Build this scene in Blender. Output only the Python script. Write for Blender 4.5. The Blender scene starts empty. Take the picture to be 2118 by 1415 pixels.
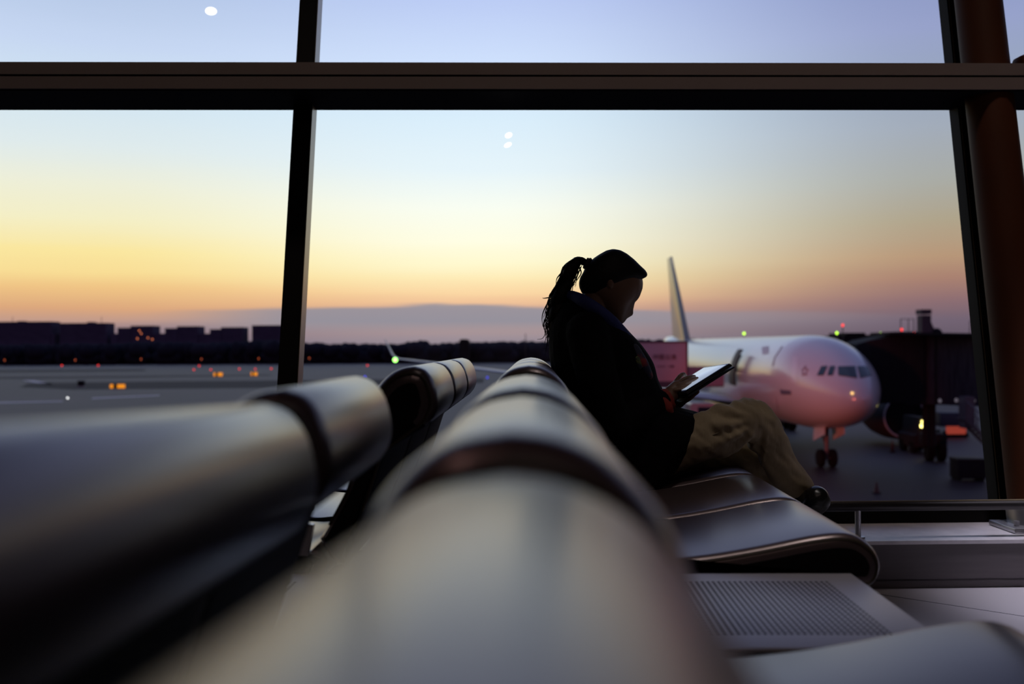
import bpy, bmesh, math, random
from mathutils import Vector, Matrix, noise
from mathutils.bvhtree import BVHTree
random.seed(7)
S = bpy.context.scene
COL = S.collection
PI = math.pi
S.view_settings.view_transform = 'Standard'
S.view_settings.look = 'None'
S.view_settings.exposure = 0.0
S.view_settings.gamma = 1.0

# ------------------------------------------------------------------ camera
F = 2059.0                     # focal length in pixels of the 2118 x 1415 frame
EYE = Vector((0, 0, 1.0))
RC = (Matrix.Rotation(math.radians(1.28), 3, 'Z') @ Matrix.Rotation(math.radians(90 + 0.21), 3, 'X')
      @ Matrix.Rotation(-0.0057, 3, 'Z'))
cd = bpy.data.cameras.new('camera')
cam = bpy.data.objects.new('camera', cd); COL.objects.link(cam)
M4 = RC.to_4x4(); M4.translation = EYE; cam.matrix_world = M4
cd.sensor_width = 36.0; cd.lens = F * 36.0 / 2118.0
cd.clip_start = 0.02; cd.clip_end = 5000
cd.dof.use_dof = True; cd.dof.focus_distance = 3.55; cd.dof.aperture_fstop = 2.4
S.camera = cam

def ray(px, py):
    return RC @ Vector(((px - 1059.0) / F, -(py - 707.5) / F, -1.0))
def P(px, py, Y):
    d = ray(px, py)
    return EYE + d * (Y / d.y)

# ------------------------------------------------------------------ materials
def srgb(r, g, b):
    def c(v):
        v /= 255.0
        return v / 12.92 if v <= 0.04045 else ((v + 0.055) / 1.055) ** 2.4
    return (c(r), c(g), c(b), 1.0)

def mat(name, col, rough=0.5, metal=0.0, spec=0.5, coat=0.0, emit=None, es=0.0, bump=None, var=None, coat_rough=0.1):
    m = bpy.data.materials.new(name); m.use_nodes = True
    nt = m.node_tree; b = nt.nodes['Principled BSDF']
    if len(col) == 3: col = (*col, 1)
    b.inputs['Base Color'].default_value = col
    b.inputs['Roughness'].default_value = rough
    b.inputs['Metallic'].default_value = metal
    b.inputs['Specular IOR Level'].default_value = spec
    b.inputs['Coat Weight'].default_value = coat
    b.inputs['Coat Roughness'].default_value = coat_rough
    if emit is not None:
        b.inputs['Emission Color'].default_value = emit if len(emit) == 4 else (*emit, 1)
        b.inputs['Emission Strength'].default_value = es
    tc = None
    if bump or var:
        tc = nt.nodes.new('ShaderNodeTexCoord')
    if bump:
        sc, st, dist = bump[:3]
        n = nt.nodes.new('ShaderNodeTexNoise'); n.inputs['Scale'].default_value = sc; n.inputs['Detail'].default_value = 4
        mp = nt.nodes.new('ShaderNodeMapping')
        if len(bump) > 3: mp.inputs['Scale'].default_value = bump[3]
        bp = nt.nodes.new('ShaderNodeBump'); bp.inputs['Strength'].default_value = st; bp.inputs['Distance'].default_value = dist
        nt.links.new(tc.outputs['Object'], mp.inputs['Vector']); nt.links.new(mp.outputs[0], n.inputs['Vector'])
        nt.links.new(n.outputs['Fac'], bp.inputs['Height']); nt.links.new(bp.outputs[0], b.inputs['Normal'])
    if var:
        sc, c2, lo, hi = var[:4]
        n = nt.nodes.new('ShaderNodeTexNoise'); n.inputs['Scale'].default_value = sc; n.inputs['Detail'].default_value = 5
        mp = nt.nodes.new('ShaderNodeMapping')
        if len(var) > 4: mp.inputs['Scale'].default_value = var[4]
        r = nt.nodes.new('ShaderNodeValToRGB')
        r.color_ramp.elements[0].position = lo; r.color_ramp.elements[0].color = col
        r.color_ramp.elements[1].position = hi; r.color_ramp.elements[1].color = c2 if len(c2) == 4 else (*c2, 1)
        nt.links.new(tc.outputs['Object'], mp.inputs['Vector']); nt.links.new(mp.outputs[0], n.inputs['Vector'])
        nt.links.new(n.outputs['Fac'], r.inputs['Fac']); nt.links.new(r.outputs['Color'], b.inputs['Base Color'])
    return m

LEATHER = mat('seat leather', (0.062, 0.044, 0.044), 0.31, spec=1.0, coat=.45, coat_rough=.26, bump=(240, 0.06, 0.001), var=(6, (0.078, 0.054, 0.053), 0.3, 0.8))
LEATHER.node_tree.nodes['Principled BSDF'].inputs['Specular Tint'].default_value = (1.0, .75, .73, 1)
LEATHER_END_AND_SHADE = mat('seat end panel and back shade', (0.005, 0.004, 0.004), 0.6, spec=.15)
PIPING = mat('seat piping sheen', (0.045, 0.032, 0.018), 0.4, spec=.4)  # seam tube; its golden tone imitates the reflection along the rounded edge
STEEL = mat('brushed steel', (0.42, 0.41, 0.43), 0.38, 0.9, bump=(300, 0.05, 0.001, (1, 30, 1)))
DARKSTEEL = mat('dark steel', (0.05, 0.045, 0.045), 0.4, 0.7)
CHROME = mat('pale bracket metal', (0.62, 0.58, 0.56), 0.3, 0.6)
FRAME = mat('bronze aluminium frame', (0.006, 0.005, 0.005), 0.7, 0.0, spec=0.1)
FRAME_UP = mat('transom bronze', (0.26, 0.20, 0.17), 0.6, 0.0, spec=.2)
FRAME_GLINT = mat('frame edge glint', (0.30, 0.24, 0.15), 0.3, 0.5)  # golden edge highlights of mullions and rail, built as coloured strips
COLUMN = mat('rust brown column paint', (0.075, 0.022, 0.008), 0.6, spec=.10, var=(2.0, (0.055, 0.017, 0.007), 0.3, 0.7))
STONE = mat('pale plinth stone', (0.70, 0.66, 0.68), 0.35, var=(14, (0.55, 0.52, 0.54), 0.35, 0.7))
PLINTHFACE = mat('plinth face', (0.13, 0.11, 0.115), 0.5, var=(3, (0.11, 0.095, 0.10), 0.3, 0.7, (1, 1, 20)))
WALLM = mat('interior wall', (0.10, 0.085, 0.09), 0.8, var=(2, (0.08, 0.07, 0.07), 0.3, 0.7))
CEILM = mat('ceiling', (0.16, 0.14, 0.15), 0.8, var=(2, (0.13, 0.12, 0.12), 0.3, 0.7))

def floor_mat():
    m = mat('floor tiles', (0.42, 0.40, 0.43), 0.18)
    nt = m.node_tree; b = nt.nodes['Principled BSDF']
    tc = nt.nodes.new('ShaderNodeTexCoord'); mp = nt.nodes.new('ShaderNodeMapping')
    mp.inputs['Rotation'].default_value = (0, 0, math.radians(38)); mp.inputs['Scale'].default_value = (1, 1, 1)
    br = nt.nodes.new('ShaderNodeTexBrick'); br.offset = 0.0
    br.inputs['Color1'].default_value = (0.60, 0.57, 0.61, 1); br.inputs['Color2'].default_value = (0.57, 0.55, 0.58, 1)
    br.inputs['Mortar'].default_value = (0.10, 0.10, 0.12, 1)
    br.inputs['Scale'].default_value = 1.0; br.inputs['Mortar Size'].default_value = 0.004
    br.inputs['Brick Width'].default_value = 0.8; br.inputs['Row Height'].default_value = 0.8
    nt.links.new(tc.outputs['Object'], mp.inputs[0]); nt.links.new(mp.outputs[0], br.inputs['Vector'])
    nt.links.new(br.outputs['Color'], b.inputs['Base Color'])
    return m
FLOORM = floor_mat()

def perf_mat():
    m = mat('perforated steel plate', (0.58, 0.55, 0.59), 0.42, 0.45)
    nt = m.node_tree; b = nt.nodes['Principled BSDF']
    tc = nt.nodes.new('ShaderNodeTexCoord'); sp = nt.nodes.new('ShaderNodeSeparateXYZ')
    nt.links.new(tc.outputs['Object'], sp.inputs[0])
    def mth(op, a, bb=None, c=None):
        n = nt.nodes.new('ShaderNodeMath'); n.operation = op
        for i, v in enumerate((a, bb, c)):
            if v is None: continue
            if isinstance(v, (int, float)): n.inputs[i].default_value = v
            else: nt.links.new(v, n.inputs[i])
        return n.outputs[0]
    X, Y, Z = sp.outputs[0], sp.outputs[1], sp.outputs[2]
    px, py = 0.0118, 0.0185
    ax = mth('ABSOLUTE', mth('SUBTRACT', mth('FRACT', mth('DIVIDE', X, px)), 0.5))
    ay = mth('ABSOLUTE', mth('SUBTRACT', mth('FRACT', mth('DIVIDE', Y, py)), 0.5))
    hole = mth('MULTIPLY', mth('LESS_THAN', ax, 0.27), mth('LESS_THAN', ay, 0.34))
    lim = mth('MULTIPLY', mth('MULTIPLY', mth('GREATER_THAN', X, -0.175), mth('LESS_THAN', X, 0.232)),
              mth('MULTIPLY', mth('LESS_THAN', mth('ABSOLUTE', Y), 0.2035), mth('GREATER_THAN', Z, 0.0)))
    hole = mth('MULTIPLY', hole, lim)
    mx = nt.nodes.new('ShaderNodeMixShader'); dk = nt.nodes.new('ShaderNodeBsdfDiffuse')
    dk.inputs['Color'].default_value = (0.012, 0.010, 0.014, 1)
    nt.links.new(hole, mx.inputs[0]); nt.links.new(b.outputs[0], mx.inputs[1]); nt.links.new(dk.outputs[0], mx.inputs[2])
    nt.links.new(mx.outputs[0], nt.nodes['Material Output'].inputs['Surface'])
    return m
PERF = perf_mat()

def glass_mat():
    m = bpy.data.materials.new('window glass'); m.use_nodes = True
    nt = m.node_tree; nt.nodes.clear()
    out = nt.nodes.new('ShaderNodeOutputMaterial'); mx = nt.nodes.new('ShaderNodeMixShader')
    tr = nt.nodes.new('ShaderNodeBsdfTransparent'); gl = nt.nodes.new('ShaderNodeBsdfGlossy')
    gl.inputs['Roughness'].default_value = 0.0; gl.inputs['Color'].default_value = (0.9, 0.95, 1, 1)
    tr.inputs['Color'].default_value = (0.985, 0.99, 0.99, 1)
    fr = nt.nodes.new('ShaderNodeFresnel'); fr.inputs['IOR'].default_value = 1.10
    nt.links.new(fr.outputs[0], mx.inputs[0]); nt.links.new(tr.outputs[0], mx.inputs[1]); nt.links.new(gl.outputs[0], mx.inputs[2])
    nt.links.new(mx.outputs[0], out.inputs[0])
    return m
GLASS = glass_mat()

# ------------------------------------------------------------------ mesh helpers
class MB:
    def __init__(s): s.bm = bmesh.new()
    def box(s, c, size, rot=None, bev=0.0, seg=2):
        r = bmesh.ops.create_cube(s.bm, size=1.0)
        vs = r['verts']
        m = Matrix.Translation(Vector(c)) @ (rot.to_4x4() if rot else Matrix.Identity(4)) @ Matrix.Diagonal((*size, 1))
        bmesh.ops.transform(s.bm, matrix=m, verts=vs)
        if bev:
            es = list({e for v in vs for e in v.link_edges})
            bmesh.ops.bevel(s.bm, geom=es, offset=bev, segments=seg, affect='EDGES', profile=0.5)
        return s
    def hexa(s, p):              # 8 corners: bottom 4 then top 4
        v = [s.bm.verts.new(q) for q in p]
        for f in ((0,3,2,1),(4,5,6,7),(0,1,5,4),(1,2,6,5),(2,3,7,6),(3,0,4,7)):
            s.bm.faces.new([v[i] for i in f])
        return s
    def loft(s, rings, cap=True, closed=True):
        rv = [[s.bm.verts.new(p) for p in r] for r in rings]
        n = len(rv[0])
        for a, b in zip(rv, rv[1:]):
            for i in range(n if closed else n - 1):
                j = (i + 1) % n
                s.bm.faces.new((a[i], a[j], b[j], b[i]))
        if cap and closed:
            s.bm.faces.new(list(reversed(rv[0]))); s.bm.faces.new(rv[-1])
        return s
    def tube(s, pts, rad, n=10, sub=1):
        pts = [Vector(p) for p in pts]
        if not hasattr(rad, '__len__'): rad = [rad] * len(pts)
        if sub > 1: pts, rad = crom(pts, rad, sub)
        rings = []; prev = None
        for i, p in enumerate(pts):
            a = pts[max(i - 1, 0)]; b = pts[min(i + 1, len(pts) - 1)]
            t = (b - a).normalized()
            if prev is None:
                u = t.cross(Vector((0, 0, 1)))
                if u.length < 0.05: u = t.cross(Vector((0, 1, 0)))
            else:
                u = prev - t * prev.dot(t)
            u.normalize(); prev = u; w = t.cross(u)
            rings.append([p + (u * math.cos(2*PI*k/n) + w * math.sin(2*PI*k/n)) * rad[i] for k in range(n)])
        return s.loft(rings)
    def caps(s, pts, rad, n=12, sub=1):   # tube with rounded ends
        pts = [Vector(p) for p in pts]
        if not hasattr(rad, '__len__'): rad = [rad] * len(pts)
        rad = list(rad)
        if sub > 1: pts, rad = crom(pts, rad, sub)
        def ext(p, q, r):
            d = (p - q).normalized(); o = []
            for k in (1, 2, 3):
                a = k * PI / 2 / 3.2
                o.append((p + d * r * math.sin(a), r * math.cos(a)))
            return o
        h = ext(pts[0], pts[1], rad[0])[::-1]; t = ext(pts[-1], pts[-2], rad[-1])
        return s.tube([x[0] for x in h] + pts + [x[0] for x in t], [x[1] for x in h] + rad + [x[1] for x in t], n)
    def ell(s, c, r, rot=None, seg=18, ring=12):
        c = Vector(c); rt = rot or Matrix.Identity(3); nv = s.bm.verts.new
        def pt(a, e): return nv(c + rt @ Vector((r[0]*math.cos(a)*math.sin(e), r[1]*math.sin(a)*math.sin(e), r[2]*math.cos(e))))
        top, bot = pt(0, 0), pt(0, PI)
        rv = [[pt(2*PI*k/seg, PI*i/ring) for k in range(seg)] for i in range(1, ring)]
        for k in range(seg):
            j = (k + 1) % seg
            s.bm.faces.new((top, rv[0][k], rv[0][j])); s.bm.faces.new((bot, rv[-1][j], rv[-1][k]))
            for a, b in zip(rv, rv[1:]): s.bm.faces.new((a[k], b[k], b[j], a[j]))
        return s
    def cyl(s, a, b, r, r2=None, n=20):
        return s.tube([a, b], [r, r if r2 is None else r2], n)
    def ring(s, c, axis, R, r, n=28, m=8):
        axis = Vector(axis).normalized(); u = axis.orthogonal().normalized(); w = axis.cross(u)
        rv = []
        for i in range(n):
            a = 2*PI*i/n; d = u*math.cos(a) + w*math.sin(a)
            rv.append([s.bm.verts.new(Vector(c) + d*(R + r*math.cos(2*PI*k/m)) + axis*r*math.sin(2*PI*k/m)) for k in range(m)])
        for i in range(n):
            for k in range(m):
                s.bm.faces.new((rv[i][k], rv[(i+1)%n][k], rv[(i+1)%n][(k+1)%m], rv[i][(k+1)%m]))
        return s
    def build(s, name, m, parent=None, smooth=True, angle=40):
        me = bpy.data.meshes.new(name)
        bmesh.ops.recalc_face_normals(s.bm, faces=s.bm.faces)
        s.bm.to_mesh(me); s.bm.free()
        if m: me.materials.append(m)
        o = bpy.data.objects.new(name, me); COL.objects.link(o)
        if smooth:
            me.polygons.foreach_set('use_smooth', [True] * len(me.polygons))
            me.set_sharp_from_angle(angle=math.radians(angle))
        if parent: par(o, parent)
        return o

def par(o, p):
    o.parent = p
    o.matrix_parent_inverse = Matrix.Translation(p.location).inverted() if p.parent is None and p.type == 'EMPTY' else Matrix.Identity(4)

def crom(pts, rad, sub):
    op, orr = [], []
    n = len(pts)
    for i in range(n - 1):
        p0, p1, p2, p3 = pts[max(i-1,0)], pts[i], pts[i+1], pts[min(i+2,n-1)]
        for k in range(sub):
            t = k / sub
            op.append(0.5*((2*p1) + (p2-p0)*t + (2*p0-5*p1+4*p2-p3)*t*t + (3*p1-p0-3*p2+p3)*t**3))
            orr.append(rad[i]*(1-t) + rad[i+1]*t)
    op.append(pts[-1]); orr.append(rad[-1])
    return op, orr

def thing(name, label, cat, loc=(0, 0, 0), group=None):
    o = bpy.data.objects.new(name, None); COL.objects.link(o); o.location = loc
    o.empty_display_size = 0.1
    tag(o, label, cat, group); return o
def tag(o, label, cat, group=None):
    o['label'] = label; o['category'] = cat
    if group: o['group'] = group
    return o
def struct(o): o['kind'] = 'structure'; return o

def voxel(o, size, smooth=3):
    m = o.modifiers.new('remesh', 'REMESH'); m.mode = 'VOXEL'; m.voxel_size = size; m.use_smooth_shade = True
    if smooth:
        sm = o.modifiers.new('smooth', 'SMOOTH'); sm.iterations = smooth; sm.factor = 0.5
    dg = bpy.context.evaluated_depsgraph_get(); dg.update()
    me = bpy.data.meshes.new_from_object(o.evaluated_get(dg))
    o.modifiers.clear(); old = o.data; mats = list(old.materials)
    o.data = me; me.name = o.name
    me.materials.clear()
    for x in mats: me.materials.append(x)
    bpy.data.meshes.remove(old)
    me.polygons.foreach_set('use_smooth', [True] * len(me.polygons))
    return o

def R2(pts, k=4):                     # smooth a 2-D open polyline
    v, _ = crom([Vector((p[0], p[1], 0)) for p in pts], [0]*len(pts), k)
    return [(p.x, p.y) for p in v]

# ------------------------------------------------------------------ world: dusk sky
def make_world():
    w = bpy.data.worlds.new('dusk sky'); S.world = w; w.use_nodes = True
    nt = w.node_tree; nt.nodes.clear()
    N = nt.nodes.new; L = nt.links.new
    out = N('ShaderNodeOutputWorld'); bg = N('ShaderNodeBackground'); L(bg.outputs[0], out.inputs[0])
    tc = N('ShaderNodeTexCoord'); sp = N('ShaderNodeSeparateXYZ'); L(tc.outputs['Generated'], sp.inputs[0])
    def mth(op, a, b=None, c=None, clamp=False):
        n = N('ShaderNodeMath'); n.operation = op; n.use_clamp = clamp
        for i, v in enumerate((a, b, c)):
            if v is None: continue
            if isinstance(v, (int, float)): n.inputs[i].default_value = v
            else: L(v, n.inputs[i])
        return n.outputs[0]
    X, Y, Z = sp.outputs
    az = mth('ARCTAN2', X, Y)
    # streaky cloud noise, stretched along the horizon
    cx = N('ShaderNodeCombineXYZ'); L(mth('MULTIPLY', az, 5.0), cx.inputs[0]); L(mth('MULTIPLY', Z, 90.0), cx.inputs[1])
    ns = N('ShaderNodeTexNoise'); ns.inputs['Scale'].default_value = 1.0; ns.inputs['Detail'].default_value = 4
    L(cx.outputs[0], ns.inputs['Vector'])
    dn = mth('SUBTRACT', ns.outputs['Fac'], 0.5)
    el = mth('ADD', Z, mth('MULTIPLY', dn, 0.006))
    tt = mth('DIVIDE', el, 0.5, clamp=True)
    def ramp(stops):
        r = N('ShaderNodeValToRGB'); r.color_ramp.interpolation = 'LINEAR'
        e = r.color_ramp.elements
        st = sorted((max(0.0, (715 - y) / math.hypot(F, 715 - y) / 0.5), c) for y, c in stops)
        e[0].position, e[0].color = st[0][0], srgb(*st[0][1])
        e[1].position, e[1].color = st[-1][0], srgb(*st[-1][1])
        for p, c in st[1:-1]:
            x = e.new(p); x.color = srgb(*c)
        L(tt, r.inputs['Fac']); return r.outputs[0]
    up = [(-150, (160, 176, 216)), (-420, (118, 132, 178))]
    left = ramp([(0, (177, 195, 226)), (130, (197, 213, 240)), (240, (210, 228, 240)), (330, (222, 233, 234)), (400, (236, 237, 216)),
                 (470, (243, 237, 196)), (530, (249, 229, 158)), (570, (247, 219, 148)), (600, (238, 194, 132)), (640, (218, 165, 124)),
                 (664, (190, 152, 138)), (676, (150, 128, 135)), (715, (118, 104, 120))] + up)
    cent = ramp([(0, (187, 203, 243)), (130, (206, 223, 251)), (240, (216, 236, 250)), (350, (229, 243, 249)), (430, (248, 252, 240)),
                 (500, (254, 252, 226)), (545, (254, 247, 206)), (575, (253, 234, 182)), (605, (250, 214, 163)), (624, (240, 194, 152)), (640, (214, 170, 146)),
                 (676, (176, 150, 148)), (700, (156, 142, 150)), (715, (140, 128, 140))] + up)
    right = ramp([(0, (138, 150, 194)), (110, (150, 160, 200)), (220, (152, 165, 187)), (300, (161, 170, 184)), (400, (168, 170, 165)),
                  (480, (174, 162, 138)), (550, (182, 149, 120)), (590, (168, 128, 112)), (630, (142, 110, 113)), (670, (113, 98, 113)),
                  (715, (98, 86, 100)), (-150, (128, 138, 182)), (-420, (100, 112, 158))])
    back = ramp([(715, (128, 60, 66)), (640, (134, 68, 78)), (520, (142, 86, 100)), (380, (126, 88, 108)), (200, (112, 94, 126)),
                 (0, (106, 100, 138)), (-420, (84, 92, 132))])
    def smooth(v, a, b):
        m = N('ShaderNodeMapRange'); m.interpolation_type = 'SMOOTHSTEP'
        m.inputs[1].default_value = a; m.inputs[2].default_value = b; L(v, m.inputs[0]); return m.outputs[0]
    def mix(f, a, b):
        m = N('ShaderNodeMix'); m.data_type = 'RGBA'; L(f, m.inputs[0]); L(a, m.inputs[6]); L(b, m.inputs[7]); return m.outputs[2]
    c = mix(smooth(az, -0.42, -0.06), left, cent)
    c = mix(smooth(az, -0.04, 0.40), c, right)
    # grey cloud bank low on the horizon
    def rgb(r, g, b):
        n = N('ShaderNodeRGB'); n.outputs[0].default_value = srgb(r, g, b); return n.outputs[0]
    top = mth('ADD', 0.0415, mth('ADD', mth('MULTIPLY', mth('ABSOLUTE', mth('ADD', az, 0.10)), -0.030), mth('MULTIPLY', dn, 0.016)))
    body = mth('MULTIPLY', smooth(mth('SUBTRACT', Z, top), 0.0016, -0.0016), smooth(mth('SUBTRACT', Z, 0.018), -0.007, 0.008))
    edge = mth('MULTIPLY', smooth(az, -0.40, -0.22), smooth(az, 0.42, 0.02))
    cl = mth('MULTIPLY', mth('MULTIPLY', body, edge), 0.85)
    c = mix(cl, c, rgb(139, 141, 155))
    haz = mth('ABSOLUTE', az)
    c = mix(smooth(haz, 0.9, 1.9), c, back)
    # everything under the horizon
    c = mix(smooth(Z, 0.0, -0.01), c, rgb(70, 58, 70))
    L(c, bg.inputs['Color']); bg.inputs['Strength'].default_value = 1.03
make_world()

# ------------------------------------------------------------------ building shell
yaw = math.radians(2.7)
E_ = Vector((math.cos(yaw), math.sin(yaw), 0)); N_ = Vector((-math.sin(yaw), math.cos(yaw), 0)); Zv = Vector((0, 0, 1))
O_ = Vector((1.7, 4.54, 0.0)); LEAN = 0.24; PLH = 0.197
def WF(u, d, h): return O_ + E_ * u + N_ * d + Zv * h
GN = (N_ - Zv * LEAN).normalized()                      # glass normal (outwards)
G0 = WF(0, 0, PLH)
def onglass(px, py, off=0.0):
    d = ray(px, py); g = G0 - N_ * off
    return EYE + d * ((g - EYE).dot(GN) / d.dot(GN))
def uh(p):
    q = p - O_; return q.dot(E_), q.dot(N_), q.z
UP = N_ * LEAN + Zv

def slab(name, x0, x1, y0, y1, z0, z1, m):
    o = MB().box(((x0+x1)/2, (y0+y1)/2, (z0+z1)/2), (x1-x0, y1-y0, z1-z0)).build(name, m, smooth=False); return struct(o)
fl = MB().hexa([Vector((-9, -7, -.3)), Vector((9, -7, -.3)), WF(8, .35, -.3), WF(-11, .35, -.3), Vector((-9, -7, 0)), Vector((9, -7, 0)), WF(8, .35, 0), WF(-11, .35, 0)]).build('floor', FLOORM, smooth=False); struct(fl)
slab('ceiling', -9.2, 9.2, -7, 7.2, 5.2, 5.4, CEILM)
slab('wall_back', -9.2, 9.2, -7.2, -7, -.3, 5.4, WALLM)
slab('wall_left', -9.4, -9.2, -7.2, 7, -.3, 5.4, WALLM)
slab('wall_right', 9.2, 9.4, -7.2, 7, -.3, 5.4, WALLM)

def wbox(u0, u1, d0, d1, h0, h1):
    return [WF(u0,d0,h0), WF(u1,d0,h0), WF(u1,d1,h0), WF(u0,d1,h0), WF(u0,d0,h1), WF(u1,d0,h1), WF(u1,d1,h1), WF(u0,d1,h1)]
# plinth under the glass
PF = -0.44
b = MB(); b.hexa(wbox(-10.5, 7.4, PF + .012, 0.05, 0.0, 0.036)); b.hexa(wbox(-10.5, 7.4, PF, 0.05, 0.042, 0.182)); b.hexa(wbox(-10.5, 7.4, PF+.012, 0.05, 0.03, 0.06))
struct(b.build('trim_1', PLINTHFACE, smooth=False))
struct(MB().hexa(wbox(-10.5, 7.4, PF - .006, 0.05, 0.182, PLH)).build('trim_2', STONE, smooth=False))
# sill profile of the glazing
def lean_box(u0, u1, a0, a1, s0, s1):   # a = depth from glass plane (negative = inside), s = distance up the slope
    q = []
    for s_ in (s0, s1):
        for (u, a) in ((u0, a0), (u1, a0), (u1, a1), (u0, a1)):
            q.append(WF(u, a, PLH) + UP * s_)
    return q
struct(MB().hexa(lean_box(-10.5, 7.4, -0.05, 0.06, 0.0, 0.055)).build('trim_3', FRAME, smooth=False))
# transom
hT = uh(onglass(1059, 222))[2]
sT = hT - PLH; dg = LEAN * sT
fd = -0.325
def tr(u0, u1, d0, d1, h0, h1): return [q for q in wbox(u0, u1, dg + d0, dg + d1, hT + h0, hT + h1)]
b = MB(); b.hexa(tr(-10.5, 7.4, fd, fd + .05, 0.008, 0.064)); b.hexa(tr(-10.5, 7.4, fd, fd + .05, 0.074, 0.130))
struct(b.build('trim_4', FRAME_UP, smooth=False))
struct(MB().hexa(tr(-10.5, 7.4, fd + .012, 0.06, 0.0, 0.120)).build('trim_5', FRAME, smooth=False))
# mullions
def mullion(name, top, bot, wl, depth, hl):
    # top / bot: pixel of the glass-side centre line of the mullion front face; wl: width
    pt, pb = onglass(*top, off=depth), onglass(*bot, off=depth)
    d = (pt - pb).normalized()
    pt = pt + d * 1.6; pb = pb - d * ((pb.z - PLH) / d.z)
    b = MB()
    def seg(a, c, m):
        q = []
        for p in (pb, pt):
            for (u, dd) in ((a, 0), (c, 0), (c, depth + .06), (a, depth + .06)):
                q.append(p + E_ * u + N_ * dd)
        m.hexa(q)
    seg(-wl/2, wl/2, b)
    o = struct(b.build(name, FRAME, smooth=False))
    return o, pb, pt, seg
MW = 0.078
m1, pb1, pt1, seg1 = mullion('trim_6', (636, 0), (592, 780), MW, 0.06, 0)
b = MB(); seg1(MW/2 + .0005, MW/2 + .010, b); struct(b.build('trim_7', FRAME, smooth=False))
m2, pb2, pt2, seg2 = mullion('trim_8', (1976, 0), (2084, 1035), .058, 0.03, 0)
b = MB()
for s_ in (-.029 - .016, ): seg2(s_, s_ + .008, b)
struct(b.build('trim_9', FRAME, smooth=False))
b = MB(); seg2(-.029 - .0075, -.029 - .0045, b); struct(b.build('edge_glint_10', FRAME_GLINT, smooth=False))  # thin golden strip painted as the mullion edge highlight
b = MB(); seg1(MW/2 + .0125, MW/2 + .0150, b); struct(b.build('edge_glint_11', FRAME_GLINT, smooth=False))
# glass panes
uL = uh(pb1)[0]; uR = uh(pb2)[0]
k = 0
for (ua, ub) in ((-10.5, uL), (uL, uR), (uR, 7.4)):
    for (sa, sb) in ((0.05, sT + .01), (sT + .05, 5.1)):
        k += 1
        b = MB(); b.loft([[WF(ua, 0, PLH) + UP*sa, WF(ub, 0, PLH) + UP*sa], [WF(ua, 0, PLH) + UP*sb, WF(ub, 0, PLH) + UP*sb]], cap=False, closed=False)
        struct(b.build('window_%d' % k, GLASS, smooth=False))
# round leaning column standing on the plinth
ca, cb = onglass(2030, 60, 0.20), onglass(2136, 1000, 0.20)
d = (ca - cb).normalized(); cb = cb - d * ((cb.z - PLH) / d.z); ca = ca + d * ((5.2 - ca.z) / d.z)
col = MB().tube([cb, cb.lerp(ca, .25), cb.lerp(ca, .5), ca], 0.108, 40).build('column', COLUMN); struct(col)
cg = thing('base_plate', 'grey steel foot plate at the bottom of the leaning column', 'plate', cb)
MB().box(cb - N_*.02 + Zv*.012, (.34, .22, .022), rot=Matrix.Rotation(yaw, 3, 'Z'), bev=.004).build('plate', STEEL, cg)
MB().tube([cb, cb + d * .10], 0.118, 32).build('collar', STEEL, cg)
for sx in (-1, 1):
    MB().cyl(cb + E_*.13*sx - N_*.07 + Zv*.02, cb + E_*.13*sx - N_*.07 + Zv*.045, .012, n=6).build('bolt', STEEL, cg)
# crossbar from the column to the right
cr0 = onglass(2100, 150, 0.22)
MBc = MB().box(cr0 + E_*0.9 , (1.8, .12, .16), rot=Matrix.Rotation(yaw, 3, 'Z'), bev=.03).build('trim_12', COLUMN); struct(MBc)

# guard rail
rl = thing('guard_rail', 'low dark metal guard rail along the foot of the window', 'rail', WF(0, PF + .05, PLH))
MB().tube([WF(-10, PF + .06, .328), WF(7, PF + .06, .328)], .020, 16).build('rail', DARKSTEEL, rl)
MB().tube([WF(-10, PF + .06, .346), WF(7, PF + .06, .346)], .006, 8).build('top_glint', FRAME_GLINT, rl)  # strip standing in for the highlight along the rail top
up_ = uh(P(1771, 1080, 4.16))[0]
for i in range(-6, 5):
    u = up_ + i * 1.6
    if -10 < u < 7:
        q = MB(); q.cyl(WF(u, PF + .06, PLH), WF(u, PF + .06, .32), .012, n=14); q.cyl(WF(u, PF+.06, PLH), WF(u, PF+.06, PLH + .008), .028, n=16)
        q.build('post', STEEL, rl)

# ------------------------------------------------------------------ benches
def profile_inset(poly, r):
    thin = poly is BACK_SLIM or poly is BACK_WIDE
    n = len(poly); out = []
    area = sum(poly[i][0]*poly[(i+1)%n][1] - poly[(i+1)%n][0]*poly[i][1] for i in range(n))
    sg = 1 if area > 0 else -1
    for i in range(n):
        a, b_, c = poly[i-1], poly[i], poly[(i+1) % n]
        t = Vector((c[0]-a[0], c[1]-a[1])).normalized()
        nr = Vector((-t.y, t.x)) * sg
        w = 1.0 if not thin else max(.35, min(1.0, 1.0 + (b_[1] + .12)/.10))
        out.append((b_[0] + nr.x*r*w, b_[1] + nr.y*r*w))
    return out
BFRONT = R2([(0,0),(.028,-.004),(.057,-.018),(.085,-.045),(.103,-.080),(.115,-.125),(.132,-.19),(.152,-.27),(.19,-.345),(.225,-.405)], 3) + [(.20,-.45)]
BACK_WIDE = R2([(.10,-.47),(.0,-.43),(-.045,-.33),(-.070,-.23),(-.088,-.165),(-.096,-.12),(-.094,-.085),(-.083,-.05),(-.061,-.022),(-.033,-.006),(0,0)], 3)[:-1] + BFRONT
BACK_SLIM = R2([(.165,-.47),(.15,-.43),(.115,-.34),(.088,-.26),(.066,-.205),(.020,-.172),(-.028,-.142),(-.049,-.115),(-.056,-.088),(-.053,-.060),(-.044,-.032),(-.026,-.009),(0,0)], 3)[:-1] + BFRONT
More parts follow.
